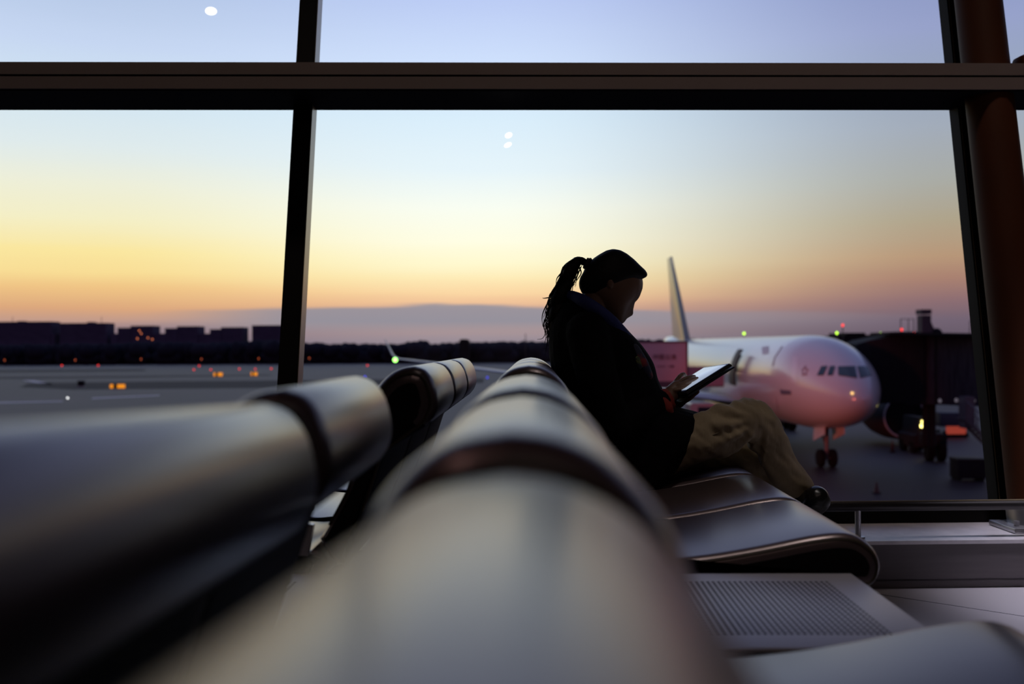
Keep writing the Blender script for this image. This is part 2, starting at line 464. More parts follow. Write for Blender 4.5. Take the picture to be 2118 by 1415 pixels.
SEAT = R2([(.228,-.418),(.26,-.440),(.32,-.452),(.42,-.444),(.54,-.424),(.65,-.402),(.72,-.394),(.765,-.402),(.80,-.428),(.816,-.465),(.808,-.502),(.785,-.520),(.75,-.522),(.60,-.528),(.42,-.534),(.28,-.53),(.22,-.50)], 3) + [(.205,-.455)]
def cushion(poly, y0, y1, xc, zc, sg, R=.038):
    b = MB(); rings = []
    def ring(y, ins):
        q = profile_inset(poly, ins); rings.append([Vector((xc + sg*p[0], y, zc + p[1])) for p in q])
    for k in range(6):
        a = PI/2*k/5; ring(y0 + R*(1-math.cos(a)), R*(1-math.sin(a)))
    for k in range(6):
        a = PI/2*(1-k/5); ring(y1 - R*(1-math.cos(a)), R*(1-math.sin(a)))
    b.loft(rings); return b
def path_tube(poly, y, xc, zc, sg, r, ins, idx):
    q = profile_inset(poly, ins)
    return [Vector((xc + sg*q[i][0], y, zc + q[i][1])) for i in idx]

def bench(name, label, xc, sg, seats, tab, dzs, BACK):
    zc = .953
    t = thing(name, label, 'bench', (xc + sg*.4, 2.0, 0))
    for (y0, y1), (dz, kx, kz) in zip(seats, dzs):
        bk = cushion(BACK, y0, y1, xc, zc + dz, sg).build('backrest', LEATHER, t, angle=60)
        bk.data.materials.append(LEATHER_END_AND_SHADE)
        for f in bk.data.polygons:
            if f.center.z < zc + dz - .135 and f.normal.x*sg < .15 and f.normal.z < .3: f.material_index = 1  # shade on the lower backs put in with the near-black material
        st = cushion(SEAT, y0, y1, xc, zc, sg, .028).build('seat', LEATHER, t, angle=60)
        for base, o, z in ((BACK, bk, zc + dz), (SEAT, st, zc)):
            for y in (y0, y1):
                s_ = 1 if y == y0 else -1
                n = len(base); idx = range(6, n - 3) if base is BACK else range(2, n - 6)
                MB().tube(path_tube(base, y + s_*.0055, xc, z, sg, .004, .016 if base is BACK else .012, idx), .0042, 6).build('piping', PIPING, o)
                q = profile_inset(base, .039 if base is BACK else .031)
                MB().loft([[Vector((xc + sg*p[0], y + s_*.004, z + p[1])) for p in q], [Vector((xc + sg*p[0], y - s_*.0015, z + p[1])) for p in q]]).build('end_panel', LEATHER_END_AND_SHADE, o)
        if kx or kz:
            for o in [bk] + list(bk.children):
                for v in o.data.vertices: v.co.x += kx*(y1 - v.co.y); v.co.z += kz*(y1 - v.co.y)
        MB().box((xc + sg*.42, (y0+y1)/2, zc - .56), (.30, .10, .05), bev=.01).build('seat_bracket', DARKSTEEL, t)
        MB().tube([(xc+sg*.40, (y0+y1)/2, zc-.58), (xc+sg*.16, (y0+y1)/2, zc-.52), (xc+sg*.07, (y0+y1)/2, zc-.44), (xc+sg*.0, (y0+y1)/2, zc-.30)], .018, 10).build('back_support', DARKSTEEL, t)
    ya, yb = seats[0][0], seats[-1][1]
    MB().box((xc + sg*.42, (ya+yb)/2, .345), (.09, yb - ya + .02, .06), bev=.01).build('beam', STEEL, t)
    for y in (ya + .28, 1.98, yb - .28):
        b = MB(); b.cyl((xc+sg*.42, y, .02), (xc+sg*.42, y, .33), .032); b.box((xc+sg*.42, y, .018), (.60, .08, .036), bev=.012)
        lg = b.build('leg', STEEL, t)
        for sx in (-1, 1): MB().cyl((xc+sg*.42+sx*.26, y, 0), (xc+sg*.42+sx*.26, y, .012), .028).build('foot', LEATHER_END_AND_SHADE, lg)
    y0, y1 = tab
    tb = MB().box((0, 0, 0), (.62, y1-y0, .014), bev=.004).build('table', PERF, None)
    tb.location = (xc + sg*.42, (y0+y1)/2, .473); tb.rotation_euler = (0, 0, 0 if sg > 0 else PI)
    tb.parent = t; tb.matrix_parent_inverse = Matrix.Translation(t.location).inverted()
    tb['label'] = 'perforated grey steel table plate'
    rim = MB()
    rim.box((xc+sg*.42, (y0+y1)/2, .452), (.56, y1-y0-.06, .028), bev=.006)
    r = rim.build('table_frame', DARKSTEEL, t)
    MB().cyl((xc+sg*.42, (y0+y1)/2, .36), (xc+sg*.42, (y0+y1)/2, .45), .03).build('table_post', STEEL, t)
    return t
PT = .54
seatsC = [(-.012, .528), (.545, 1.072), (1.088, 1.622), (2.32, 2.855), (2.87, 3.405), (3.42, 3.955)]
dzC = [(-.019, -.018, .046), (-.006, 0, .008)] + [(0, 0, 0)]*4
BC = bench('waiting_bench', 'long dark leather waiting bench in the middle, facing right, the woman sits on it', -.014, 1, seatsC, (1.715, 2.275), dzC, BACK_WIDE)
seatsL = [(.22, 1.072), (1.088, 1.622), (2.32, 2.855), (2.87, 3.405), (3.42, 3.955)]
BL = bench('waiting_bench', 'long dark leather waiting bench at the left, backing onto the middle bench, empty', -.284, -1, seatsL, (1.715, 2.275), [(-.012, -.006, .034)] + [(0, 0, 0)]*4, BACK_SLIM)
# bright metal bracket by the table gap of the left bench
YB = 2.27
q = [P(590,1150,YB), P(636,1150,YB), P(648,1086,YB), P(608,1080,YB)]
pl = MB().hexa([q[0], q[1], q[1]+Vector((0,.02,0)), q[0]+Vector((0,.02,0)), q[3], q[2], q[2]+Vector((0,.02,0)), q[3]+Vector((0,.02,0))]).build('side_bracket', CHROME, BL, smooth=False)
pl['label'] = 'bright metal bracket beside the table gap'
MB().ell(P(641, 1050, YB), (.012, .012, .011)).build('bracket_cap', CHROME, pl)

# ------------------------------------------------------------------ woman
YW = 3.6
def W(px, py, dy=0.0): return P(px, py, YW + dy)
SKIN = mat('skin', (0.19, 0.100, 0.06), 0.5, bump=(60, 0.05, 0.002))
HAIR = mat('dark hair', (0.006, 0.004, 0.004), 0.6, spec=.25, bump=(120, 0.25, 0.003, (1, 1, 0.2)))
JACKET = mat('black jacket cloth', (0.0035, 0.003, 0.004), 0.95, spec=.1, bump=(14, 0.5, 0.02), var=(7, (0.005, 0.0035, 0.006), 0.45, 0.75))
NAVY = mat('navy scarf cloth', (0.020, 0.028, 0.14), 0.8, bump=(30, 0.4, 0.01))
FLORAL = mat('flower patterned cloth', (0.020, 0.022, 0.050), 0.8, var=(22, (0.22, 0.02, 0.025), 0.50, 0.58))
FLORAL2 = mat('green patterned cloth', (0.10, 0.12, 0.03), 0.8, var=(40, (0.012, 0.014, 0.030), 0.45, 0.55))
RED = mat('red cuff cloth', (0.24, 0.018, 0.010), 0.8, bump=(30, 0.3, 0.01))
KHAKI = mat('khaki trouser cloth', (0.36, 0.275, 0.165), 0.85, bump=(9, 0.6, 0.035, (1.0, 1.0, 0.35)), var=(18, (0.29, 0.22, 0.13), 0.35, 0.7))
KHAKI_D = mat('trouser seam', (0.17, 0.12, 0.07), 0.8)
SHOE = mat('black shoe leather', (0.010, 0.009, 0.009), 0.3)
SOLE = mat('shoe sole rubber', (0.02, 0.018, 0.017), 0.5)
EYEM = mat('eye', (0.02, 0.015, 0.012), 0.15)

def sup(n, e):
    o = []
    for k in range(n):
        a = 2*PI*k/n; c, s_ = math.cos(a), math.sin(a)
        o.append((math.copysign(abs(c)**(2/e), c), math.copysign(abs(s_)**(2/e), s_)))
    return o
def sect(b, secs, n=28, e=2.3, sub=4):
    keys = [(Vector(W(*s_[0])), Vector(W(*s_[1])), s_[2], s_[3] if len(s_) > 3 else 0.0) for s_ in secs]
    A, hw = crom([k_[0] for k_ in keys], [k_[2] for k_ in keys], sub)
    B, cy = crom([k_[1] for k_ in keys], [k_[3] for k_ in keys], sub)
    rings = []
    for a, c, w, y in zip(A, B, hw, cy):
        m = (a + c)/2; u = (c - a)/2
        rings.append([m + u*x + Vector((0, w*z + y, 0)) for x, z in sup(n, e)])
    b.loft(rings)
def inflate(b, poly, ang, hw, rows=40, n=32, e=2.2, base=None, nose_sig=.013):
    """poly: pixel outline; ang: head axis tilt (deg); hw(t): half width along the axis, t=0 top ... 1 bottom"""
    a = math.radians(ang); c, s_ = math.cos(a), math.sin(a)
    def to(p): return (p[0]*c - p[1]*s_, p[0]*s_ + p[1]*c)
    def fr(p): return (p[0]*c + p[1]*s_, -p[0]*s_ + p[1]*c)
    def span(pl, v):
        xs = []
        for i in range(len(pl)):
            p, q_ = pl[i], pl[(i+1) % len(pl)]
            if (p[1] - v) * (q_[1] - v) < 0: xs.append(p[0] + (q_[0]-p[0])*(v-p[1])/(q_[1]-p[1]))
        return (min(xs), max(xs)) if len(xs) > 1 else None
    pl = [to(p) for p in poly]; bl = [to(p) for p in base] if base else None
    v0, v1 = min(p[1] for p in pl), max(p[1] for p in pl)
    rings = []
    for i in range(rows + 1):
        t = i/rows; t2 = 0.5 - 0.5*math.cos(PI*(0.03 + 0.94*t)); v = v0 + (v1-v0)*t2
        sp_ = span(pl, v)
        if not sp_: continue
        x0, x1 = sp_; xb = x1
        if bl:
            sb = span(bl, v)
            if sb: xb = min(sb[1], x1) if x1 > sb[1] else x1
        w = hw(t2); ring = []
        for cx, cz in sup(n, e):
            px = (x0+xb)/2 + (xb-x0)/2*cx; y = w*cz
            if cx > 0: px += (x1 - xb) * math.exp(-(y/nose_sig)**2) * cx
            X_, Y_ = fr((px, v)); ring.append(Vector(W(X_, Y_, 0)) + Vector((0, y, 0)))
        rings.append(ring)
    b.loft(rings)

WO = thing('person', 'woman with a ponytail sitting on the middle bench, looking down at a tablet', 'person', (W(1290, 980).x, YW, .53))
head = [(1216,552),(1224,540),(1242,528),(1257,521),(1270,519),(1284,522),(1298,530),(1312,541),(1322,556),(1328,570),(1330,585),(1329.5,596),(1326,606),(1323,614),(1319,620),(1313.5,625),(1311.5,633),(1310,641),(1310,649),(1306.5,654.5),(1301,655),(1297,654),(1297.5,658),(1294,663),(1291,667),(1284,672),(1270,666),(1254,650),(1238,632),(1222,618),(1210,606),(1203,590),(1206,570)]
basef = [(1216,552),(1224,540),(1257,521),(1284,522),(1312,541),(1325,570),(1327,585),(1325,600),(1320,612),(1312,624),(1306,634),(1301,644),(1297,652),(1294,658),(1291,664),(1284,672),(1254,650),(1222,618),(1203,590)]
def hwh(t):
    pts = [(0,.012),(.06,.042),(.15,.060),(.3,.073),(.48,.075),(.62,.070),(.75,.060),(.87,.044),(.95,.030),(1,.014)]
    for (a, x), (c, y) in zip(pts, pts[1:]):
        if t <= c: return x + (y-x)*(t-a)/(c-a)
    return .014
b = MB()
inflate(b, head, 24, hwh, rows=70, n=64, base=basef, nose_sig=.015)
# neck, torso, arms, legs: one continuous figure
b.caps([W(1238,600), W(1228,640), W(1222,690)], [.052,.054,.062], 18)
sect(b, [((1240,975),(1400,900),.16),((1205,930),(1372,850),.155),((1180,860),(1340,800),.145),((1160,790),(1316,750),.15),((1152,720),(1300,705),.15),((1165,680),(1280,680),.13),((1190,655),(1262,665),.06)], e=2.2)
for sd in (-1, 1):
    b.caps([W(1218,692,.15*sd), W(1245,790,.20*sd), W(1270,882,.215*sd)], [.050,.043,.036], 16)
    wr = W(1381,824,-.085) if sd < 0 else W(1386,836,.05)
    b.caps([W(1270,882,.215*sd), W(1270,882,.215*sd).lerp(wr, .5), wr], [.038,.034,.025], 16)
    b.ell(W(1262,583,.074*sd), (.013,.008,.024))
# right hand (nearer) tapping the screen
b.caps([W(1381,824,-.085), W(1391,812,-.075), W(1399,801,-.065)], [.025,.029,.024], 16)
def finger(pts, r0=.0095, r1=.0070):
    n = len(pts); b.caps([W(*p) for p in pts], [r0 + (r1-r0)*i/(n-1) for i in range(n)], 12, sub=2)
finger([(1396,808,-.098),(1408,805,-.100),(1419,801,-.090),(1428,796,-.075)], .0085, .0065)
finger([(1399,801,-.084),(1417,792,-.084),(1431,786,-.070),(1442,783,-.050)])
finger([(1399,796,-.064),(1415,785,-.062),(1428,780,-.045),(1436,779,-.025)])
finger([(1396,793,-.044),(1406,779,-.040),(1414,774,-.020),(1418,779,-.002)])
finger([(1388,812,-.050),(1402,808,-.036),(1414,803,-.030),(1422,798,-.030)], .0115, .0085)
# left hand holding the tablet from below
b.caps([W(1386,836,.05), W(1402,829,.025), W(1414,821,-.005)], [.025,.028,.023], 16)
finger([(1414,817,-.035),(1428,813,-.085),(1441,805,-.112),(1452,798.5,-.108)], .0095, .0075)
finger([(1412,823,-.030),(1424,822,-.075),(1434,817,-.105),(1443,811,-.110)], .0095, .0072)
finger([(1408,828,-.025),(1418,829,-.065),(1426,825,-.095),(1433,820,-.105)], .009, .007)
finger([(1403,831,-.015),(1410,833,-.050),(1417,831,-.080),(1423,827,-.092)], .0082, .0062)
finger([(1398,824,.062),(1408,811,.066),(1418,800,.055),(1426,794,.040)], .0115, .0085)
# legs inside the trousers
def leg(b, pts, n=18): b.caps([W(*p[:3]) for p in pts], [p[3] for p in pts], n, sub=3)
b.caps([W(1300,945,-.08), W(1300,945,.08)], .10, 18)
leg(b, [(1320,940,-.09,.080),(1450,905,-.09,.066),(1548,871,-.06,.052),(1605,945,-.02,.043),(1650,1010,.02,.032),(1672,1030,.02,.030)])
leg(b, [(1320,945,.09,.080),(1440,945,.10,.066),(1545,955,.12,.052),(1590,1060,.13,.043),(1635,1195,.13,.032),(1650,1210,.13,.03)])
body = b.build('body', SKIN, WO); voxel(body, .0030, 1)
for sd in (-1, 1):
    MB().ell(W(1304,617,.030*sd), (.010,.011,.010)).build('eye', EYEM, WO)

# hair
hairp = [(1212,548),(1218,543),(1228,534),(1240,526),(1255,518),(1268,515),(1283,517.5),(1297,525),(1312,537),(1325,550),(1334,558),(1339,565),(1339.5,571),(1334,575),(1328,578),(1312,582),(1290,586),(1272,588),(1262,592),(1250,604),(1240,618),(1226,622),(1212,616),(1203,606),(1198,595),(1197,585),(1200,573),(1206,564)]
def hwhair(t):
    pts = [(0,.014),(.08,.050),(.2,.068),(.4,.083),(.6,.086),(.8,.078),(.93,.060),(1,.03)]
    for (a, x), (c, y) in zip(pts, pts[1:]):
        if t <= c: return x + (y-x)*(t-a)/(c-a)
    return .03
b = MB(); inflate(b, hairp, 24, hwhair, rows=36, e=2.1)
hair = b.build('hair', HAIR, WO, angle=80); voxel(hair, .005, 2)
# ponytail
b = MB()
pony = [(1217,547,6),(1204,540,8.5),(1193,541,12),(1184,552,15.5),(1176,570,14),(1168,588,14.5),(1160,607,16.5),(1158,628,20),(1154,650,20),(1150,672,17),(1146,692,11),(1143,708,5)]
for j in range(5):
    rr = random.Random(j); pts, rad = [], []
    for i, (x, y, h) in enumerate(pony):
        k_ = h*.34; pts.append(W(x + rr.uniform(-k_, k_)*(.4 if i < 3 else 1), y + rr.uniform(-2, 2), rr.uniform(-.016, .016)*(i > 1))); rad.append(h*.00175*.78)
    b.tube(pts, rad, 14, sub=4)
rr = random.Random(11)
for j in range(70):
    pts, rad = [], []
    side = rr.choice((-1, -1, -1, 1)); wv = rr.uniform(0, 6)
    i0 = rr.choice((1, 2, 3, 4, 5)); i1 = rr.choice((7, 8, 9, 10, 11)) if side < 0 else rr.choice((4, 5, 6))
    i1 = max(i1, i0 + 2)
    out = rr.uniform(.75, 1.18)
    for i in range(i0, i1 + 1):
        x, y, h = pony[i]; f_ = (i - i0)/(i1 - i0)
        o_ = out*h*(1 + .10*math.sin(wv + i*1.3)) + (f_**2)*rr.uniform(0, 7)
        pts.append(W(x + side*o_, y + f_*f_*rr.uniform(0, 10), rr.uniform(-.02, .02))); rad.append(.0016*(1 - .75*f_))
    b.tube(pts, rad, 5, sub=5)
for tail in ([(1140,640),(1130,655),(1124,672),(1128,688),(1122,700),(1111,702)], [(1142,660),(1133,675),(1134,690),(1128,704),(1126,722)], [(1138,618),(1126,640),(1121,658),(1123,676)],
             [(1146,600),(1136,612),(1138,628)], [(1140,615),(1126,617),(1122,616.5)], [(1135,690),(1131,715),(1127,735)], [(1160,566),(1152,576),(1150,588)], [(1198,553),(1202,565),(1193,580),(1184,594)], [(1195,556),(1194,572),(1186,588)]):
    b.tube([W(x, y, rr.uniform(-.01, .01)) for x, y in tail], [.0030*(1-.8*i/(len(tail)-1)) for i in range(len(tail))], 6, sub=5)
b.build('ponytail', HAIR, WO, angle=180)
b = MB(); c0, c1 = W(1219,548), W(1211,542); b.ring(c0.lerp(c1, .5), c1 - c0, .017, .007); b.caps([W(1214,543), W(1216,536)], .005, 8)
b.build('hair_tie', mat('hair tie', (.03,.008,.008), .7), WO)

# jacket
b = MB()
sect(b, [((1290,1034),(1352,1004),.19),((1266,1016),(1400,958),.215),((1238,980),(1446,890),.215),((1205,930),(1450,856),.205),((1172,865),(1396,838),.20),((1149,800),(1363,792),.19),((1137,745),(1351,752),.19),((1135,705),(1328,716),.185),((1141,668),(1304,690),.165),((1157,636),(1290,674),.12),((1176,612),(1281,664),.085)], e=2.4)
b.caps([W(1440,890,-.03), W(1450,868,-.02), W(1462,852,-.01)], [.034,.022,.007], 12)
for sd in (-1, 1):
    wr = W(1374,830,-.088) if sd < 0 else W(1378,842,.055)
    el = W(1272,888,.235*sd)
    b.caps([W(1215,690,.14*sd), W(1238,790,.215*sd), el], [.078,.070,.060], 18, sub=2)
    b.tube([el, el.lerp(wr, .45), el.lerp(wr, .82), wr], [.061,.060,.052,.046], 18)
jk = b.build('jacket', JACKET, WO); voxel(jk, .006, 3)
# navy scarf / hood roll around the neck, opening onto a flowered lining
b = MB()
for sd in (-1, 1):
    b.caps([W(1182,612,.03*sd), W(1204,622,.085*sd), W(1232,640,.118*sd), W(1262,664,.118*sd), W(1286,690,.092*sd), W(1306,716,.070*sd), W(1319,745,.060*sd)], [.020,.024,.025,.025,.024,.022,.014], 14, sub=3)
b.caps([W(1182,611,-.03), W(1178,612,0), W(1182,611,.03)], [.018,.020,.018], 12)
sc = b.build('scarf', NAVY, WO); voxel(sc, .006, 2)
b = MB(); b.caps([W(1312,722,-.125), W(1327,752,-.135), W(1342,778,-.125)], [.020,.024,.016], 14, sub=2)
ln = b.build('scarf_end', FLORAL, WO); voxel(ln, .006, 2)
b = MB(); b.caps([W(1317,744,-.150), W(1322,758,-.152)], [.013,.012], 12)
b.build('scarf_patch', FLORAL2, ln)
for sd in (-1, 1):
    wr = W(1384,826,-.086) if sd < 0 else W(1389,838,.052)
    c0 = W(1366,834,-.098) if sd < 0 else W(1372,846,.065)
    b = MB(); b.tube([c0, wr], [.046,.043], 18)
    if sd < 0: b.caps([W(1368,830,-.135), W(1381,846,-.140), W(1388,866,-.130)], [.021,.021,.011], 12, sub=2)
    o = b.build('cuff', RED, WO); voxel(o, .006, 2)
# trousers
b = MB()
leg(b, [(1352,945,-.085,.085),(1450,905,-.09,.088),(1520,880,-.07,.082),(1552,868,-.055,.0785),(1572,884,-.045,.068),(1598,934,-.02,.062),(1622,975,.0,.060),(1648,1008,.02,.056)], 24)
leg(b, [(1352,950,.085,.085),(1440,948,.10,.085),(1540,950,.12,.075),(1565,985,.125,.066),(1595,1060,.13,.062),(1632,1190,.13,.06)], 24)
b.caps([W(1315,948,-.07), W(1315,948,.07)], .10, 20)
tz = b.build('trousers', KHAKI, WO); voxel(tz, .006, 3)
# folds behind the knee and a side seam
KN = W(1556,858)
cos_ = [(v.co.copy(), v.normal.copy()) for v in tz.data.vertices]; newco = []
for p, vn in cos_:
    n_ = noise.noise(Vector((p.x*9 + p.z*16, p.y*7, p.z*5))) * .010 + noise.noise(Vector((p.x*30 + p.z*34, p.y*16, p.z*9 - p.x*12))) * .006
    kd = Vector((p.x - KN.x, 0, p.z - KN.z)); r_ = kd.length
    if .05 < r_ < .24 and p.x < KN.x + .03 and p.y < YW + .02:
        n_ += .006*math.sin(math.atan2(kd.z, kd.x)*15 + r_*18)*min(1, (r_-.05)/.05)*min(1, (.24-r_)/.08)
    newco.extend(p + vn * n_)
tz.data.vertices.foreach_set('co', newco)
b = MB(); seam = [(1400,945,-.168),(1440,918,-.176),(1490,893,-.162),(1530,876,-.142),(1560,866,-.122)]
b.tube([W(*p) for p in seam], .003, 6, sub=4); b.build('seam', KHAKI_D, tz)
# shoes
def shoe(pts, sole):
    o = MB(); o.caps([W(*p[:3]) for p in pts], [p[3] for p in pts], 20, sub=3); s0 = o.build('shoe', SHOE, WO); voxel(s0, .005, 2)
    o = MB(); o.caps([W(*p[:3]) for p in sole], [p[3] for p in sole], 16, sub=2); o.build('sole', SOLE, s0)
shoe([(1654,1012,.02,.050),(1660,1034,.01,.048),(1676,1040,-.03,.044),(1689,1031,-.075,.045)], [(1665,1052,.0,.026),(1690,1049,-.06,.030),(1699,1036,-.085,.032)])
pf = P(1640, 1200, YW + .13)
fx, fy = pf.x, pf.y
o = MB(); o.caps([(fx, fy, .10), (fx+.02, fy, .06), (fx+.10, fy, .05), (fx+.17, fy, .042)], [.046,.045,.043,.036], 18, sub=3); s0 = o.build('shoe', SHOE, WO); voxel(s0, .005, 2)
o = MB(); o.box((fx+.075, fy, .011), (.25, .085, .022), bev=.01); o.build('sole', SOLE, s0)

# tablet held in the hands
A3, B3 = P(1420, 807.5, YW - .135), P(1502, 756, YW - .060)
C3 = P(1456, 762.5, YW + .072)
ux = (B3 - A3).normalized(); w0 = C3 - B3; vy = (w0 - ux*w0.dot(ux)).normalized()
nz = ux.cross(vy).normalized()
if nz.z < 0: nz = -nz
LN, WD = (B3 - A3).length, abs(w0.dot(vy))
skew = w0.dot(ux)
cen = A3 + ux*(LN/2) + vy*(WD/2) + ux*skew*.5
rot = Matrix((ux, vy, ux.cross(vy))).transposed()
sgn = 1 if ux.cross(vy).dot(nz) > 0 else -1
TB = thing('tablet', 'tablet with a bright screen in a black folding case, held by the woman', 'tablet', cen)
BLK = mat('tablet case', (.008,.008,.009), .45)
SCR = mat('tablet screen', (.02,.02,.02), .2, emit=srgb(190, 205, 226), es=0.62)
Lc, Wc = LN + .028, WD + .026
def tq(c, sx, sy, sz, m, nm, parent, bev=.003):
    return MB().box(c, (sx, sy, sz), rot=rot, bev=bev).build(nm, m, parent)
cs = tq(cen - nz*.006, Lc, Wc, .011, BLK, 'case', TB, .004)
tq(cen - nz*.018 + ux*.004, Lc + .004, Wc, .006, BLK, 'cover_flap', TB, .002)
tq(cen + nz*.0002, Lc - .008, Wc - .008, .004, mat('tablet bezel', (.01,.01,.011), .15), 'bezel', TB, .001)
s_ = tq(cen + nz*.0024, LN, WD, .0012, SCR, 'screen', TB, .0003); s_['label'] = 'lit pale blue screen'

# ------------------------------------------------------------------ outside
GZ = -6.3
def G(px, py, lift=0.0):             # ground point seen at a pixel
    d = ray(px, py); return EYE + d * ((GZ + lift - 1.0) / d.z)
def tarmac():
    m = mat('apron concrete', (0.105, 0.085, 0.100), 0.60, spec=0.32)
    nt = m.node_tree; b = nt.nodes['Principled BSDF']
    b.inputs['Specular Tint'].default_value = (.98, .82, 1.0, 1)
    tc = nt.nodes.new('ShaderNodeTexCoord'); n = nt.nodes.new('ShaderNodeTexNoise'); n.inputs['Scale'].default_value = .06; n.inputs['Detail'].default_value = 6
    mp = nt.nodes.new('ShaderNodeMapping'); mp.inputs['Scale'].default_value = (1, .8, 1)
    r = nt.nodes.new('ShaderNodeValToRGB'); r.color_ramp.elements[0].position = .35; r.color_ramp.elements[1].position = .68
    r.color_ramp.elements[0].color = (0.012, 0.007, 0.009, 1); r.color_ramp.elements[1].color = (0.028, 0.016, 0.020, 1)
    nt.links.new(tc.outputs['Object'], mp.inputs[0]); nt.links.new(mp.outputs[0], n.inputs['Vector']); nt.links.new(n.outputs['Fac'], r.inputs[0]); nt.links.new(r.outputs[0], b.inputs['Base Color'])
    return m
gr = MB().box((0, 700, GZ - .1), (4000, 1500, .2)).build('ground', tarmac(), smooth=False); struct(gr)
GRASS = mat('dark grass', (0.020, 0.020, 0.014), 0.95, var=(.3, (.028,.026,.018), .3, .7))
PAINT = mat('runway paint', (0.45, 0.40, 0.42), 0.6)
def strip(name, poly, m, h=.02):
    b = MB(); pts = [G(*p) for p in poly]
    v = [b.bm.verts.new((p.x, p.y, GZ + h)) for p in pts]; b.bm.faces.new(v)
    o = b.build(name, m, smooth=False); struct(o); return o
strip('trim_13', [(40,801),(60,793),(300,789.5),(600,787),(1000,783),(1000,792),(600,802),(150,806)], GRASS)
strip('trim_14', [(-300,768.5),(300,764),(300,767.5),(-300,773)], GRASS)
strip('trim_15', [(-300,783),(250,778.5),(560,775),(560,777),(250,781.5),(-300,786)], GRASS)
strip('trim_16', [(45,787),(70,787),(112,795),(100,796.5)], PAINT)
strip('trim_17', [(-60,833),(130,829.5),(130,831.5),(-60,836)], PAINT)
strip('trim_18', [(190,823),(330,817),(330,819),(190,825.5)], PAINT)

# tree belt at the far edge of the field
TREE = mat('distant trees', (0.022, 0.024, 0.034), 1.0, spec=.05, var=(.05, (.030,.030,.042), .35, .7))
b = MB(); rr = random.Random(3)
base = [(-120,712),(0,712),(100,710),(230,709),(330,706),(430,708),(520,704),(580,702),(640,708),(700,709),(740,709),(790,711),(830,711),(850,704),(880,703),(890,709),(960,708),(1060,706),(1150,705),(1400,700),(1800,702),(2300,700)]
def topy(x):
    for (a, y0), (c, y1) in zip(base, base[1:]):
        if a <= x <= c: return y0 + (y1-y0)*(x-a)/(c-a)
    return 708
x = -260
while x < 2350:
    Yt = 430 + rr.uniform(0, 25)
    tp = P(x, topy(max(-120, min(x, 2300))) + rr.uniform(-1.0, 3.5), Yt)
    hgt = tp.z - GZ; w_ = rr.uniform(2.2, 4.5)
    b.ell((tp.x, Yt, GZ + hgt*.62), (w_, w_, hgt*.38), seg=8, ring=6)
    b.ell((tp.x + rr.uniform(-2, 2), Yt + 2, GZ + hgt*.30), (w_*1.5, w_, hgt*.36), seg=8, ring=6)
    x += rr.uniform(4, 9)
o = b.build('tree_belt', TREE, smooth=True); o['kind'] = 'stuff'; tag(o, 'dark belt of trees along the far edge of the airfield', 'trees')
# solid understory so the belt reads closed
BLDG = mat('hazed apartment wall', (0.085, 0.072, 0.120), 0.9, spec=.1, var=(.15, (.070,.060,.100), .35, .65, (1, 1, 2)))  # lighter bluish tone carries the distance haze
LITWIN = mat('lit window', (.1,.05,.03), .5, emit=srgb(255, 140, 90), es=2.0)
DKWIN = mat('unlit window', (.055,.048,.080), .6, spec=.1)
YA = 700
def px_box(b, x0, x1, ytop, Y, dep, zb=GZ):
    a = P(x0, ytop, Y); c = P(x1, ytop, Y)
    b.box(((a.x+c.x)/2, Y + dep/2, (a.z+zb)/2), (c.x-a.x, dep, a.z-zb))
blocks = [
 ('wide dark apartment block at the far left with a roof mast', [(-60,105,666),(104,112,690)], (36,48,664), (26,655)),
 ('dark apartment block second from the left with a short roof mast', [(124,220,668.5)], (180,192,666), (210,655)),
 ('stepped apartment block with a few lit red windows, third from the left', [(229,244,690),(243,271,678),(270,316,674),(315,341,690)], None, None),
 ('stepped apartment block fourth from the left, before a low wing', [(341,367,679),(366,410,675),(409,434,690)], None, None),
 ('stepped apartment block fifth from the left, standing before a gap', [(434,458,681),(457,502,677)], None, None),
 ('plain apartment block half hidden behind the left window post', [(521,582,673)], None, None)]
for i, (lab, bs, roof, mast) in enumerate(blocks):
    c = P(bs[0][0], 700, YA)
    t = thing('apartment_block', lab, 'building', (c.x, YA, GZ), 'apartment blocks on the skyline')
    b = MB()
    for x0, x1, yt in bs: px_box(b, x0, x1, yt, YA, 14)
    b.build('walls', BLDG, t, smooth=False)
    if roof:
        q = P(roof[0], roof[2], YA+2); b = MB(); px_box(b, roof[0], roof[1], roof[2], YA + 3, 6, q.z - 2); b.build('roof_house', BLDG, t, smooth=False)
    if mast:
        a = P(mast[0], 668, YA + 2); c = P(mast[0], mast[1], YA + 2); MB().cyl(a, c, .16, n=6).build('mast', BLDG, t)
    b = MB()
    for x0, x1, yt in bs:
        if x1 - x0 < 20: continue
        xx = x0 + 4
        while xx < x1 - 4:
            for yy in range(int(yt) + 5, 704, 5):
                a = P(xx, yy, YA - .15); b.box(a, (.9, .1, .7))
            xx += 6
    b.build('windows', DKWIN, t, smooth=False)
    if i == 2:
        for px, py in ((288,684),(292,690),(284,700.5),(306,699),(315,702)):
            MB().box(P(px, py, YA - .4), (.55, .3, .7)).build('window', LITWIN, t, smooth=False)

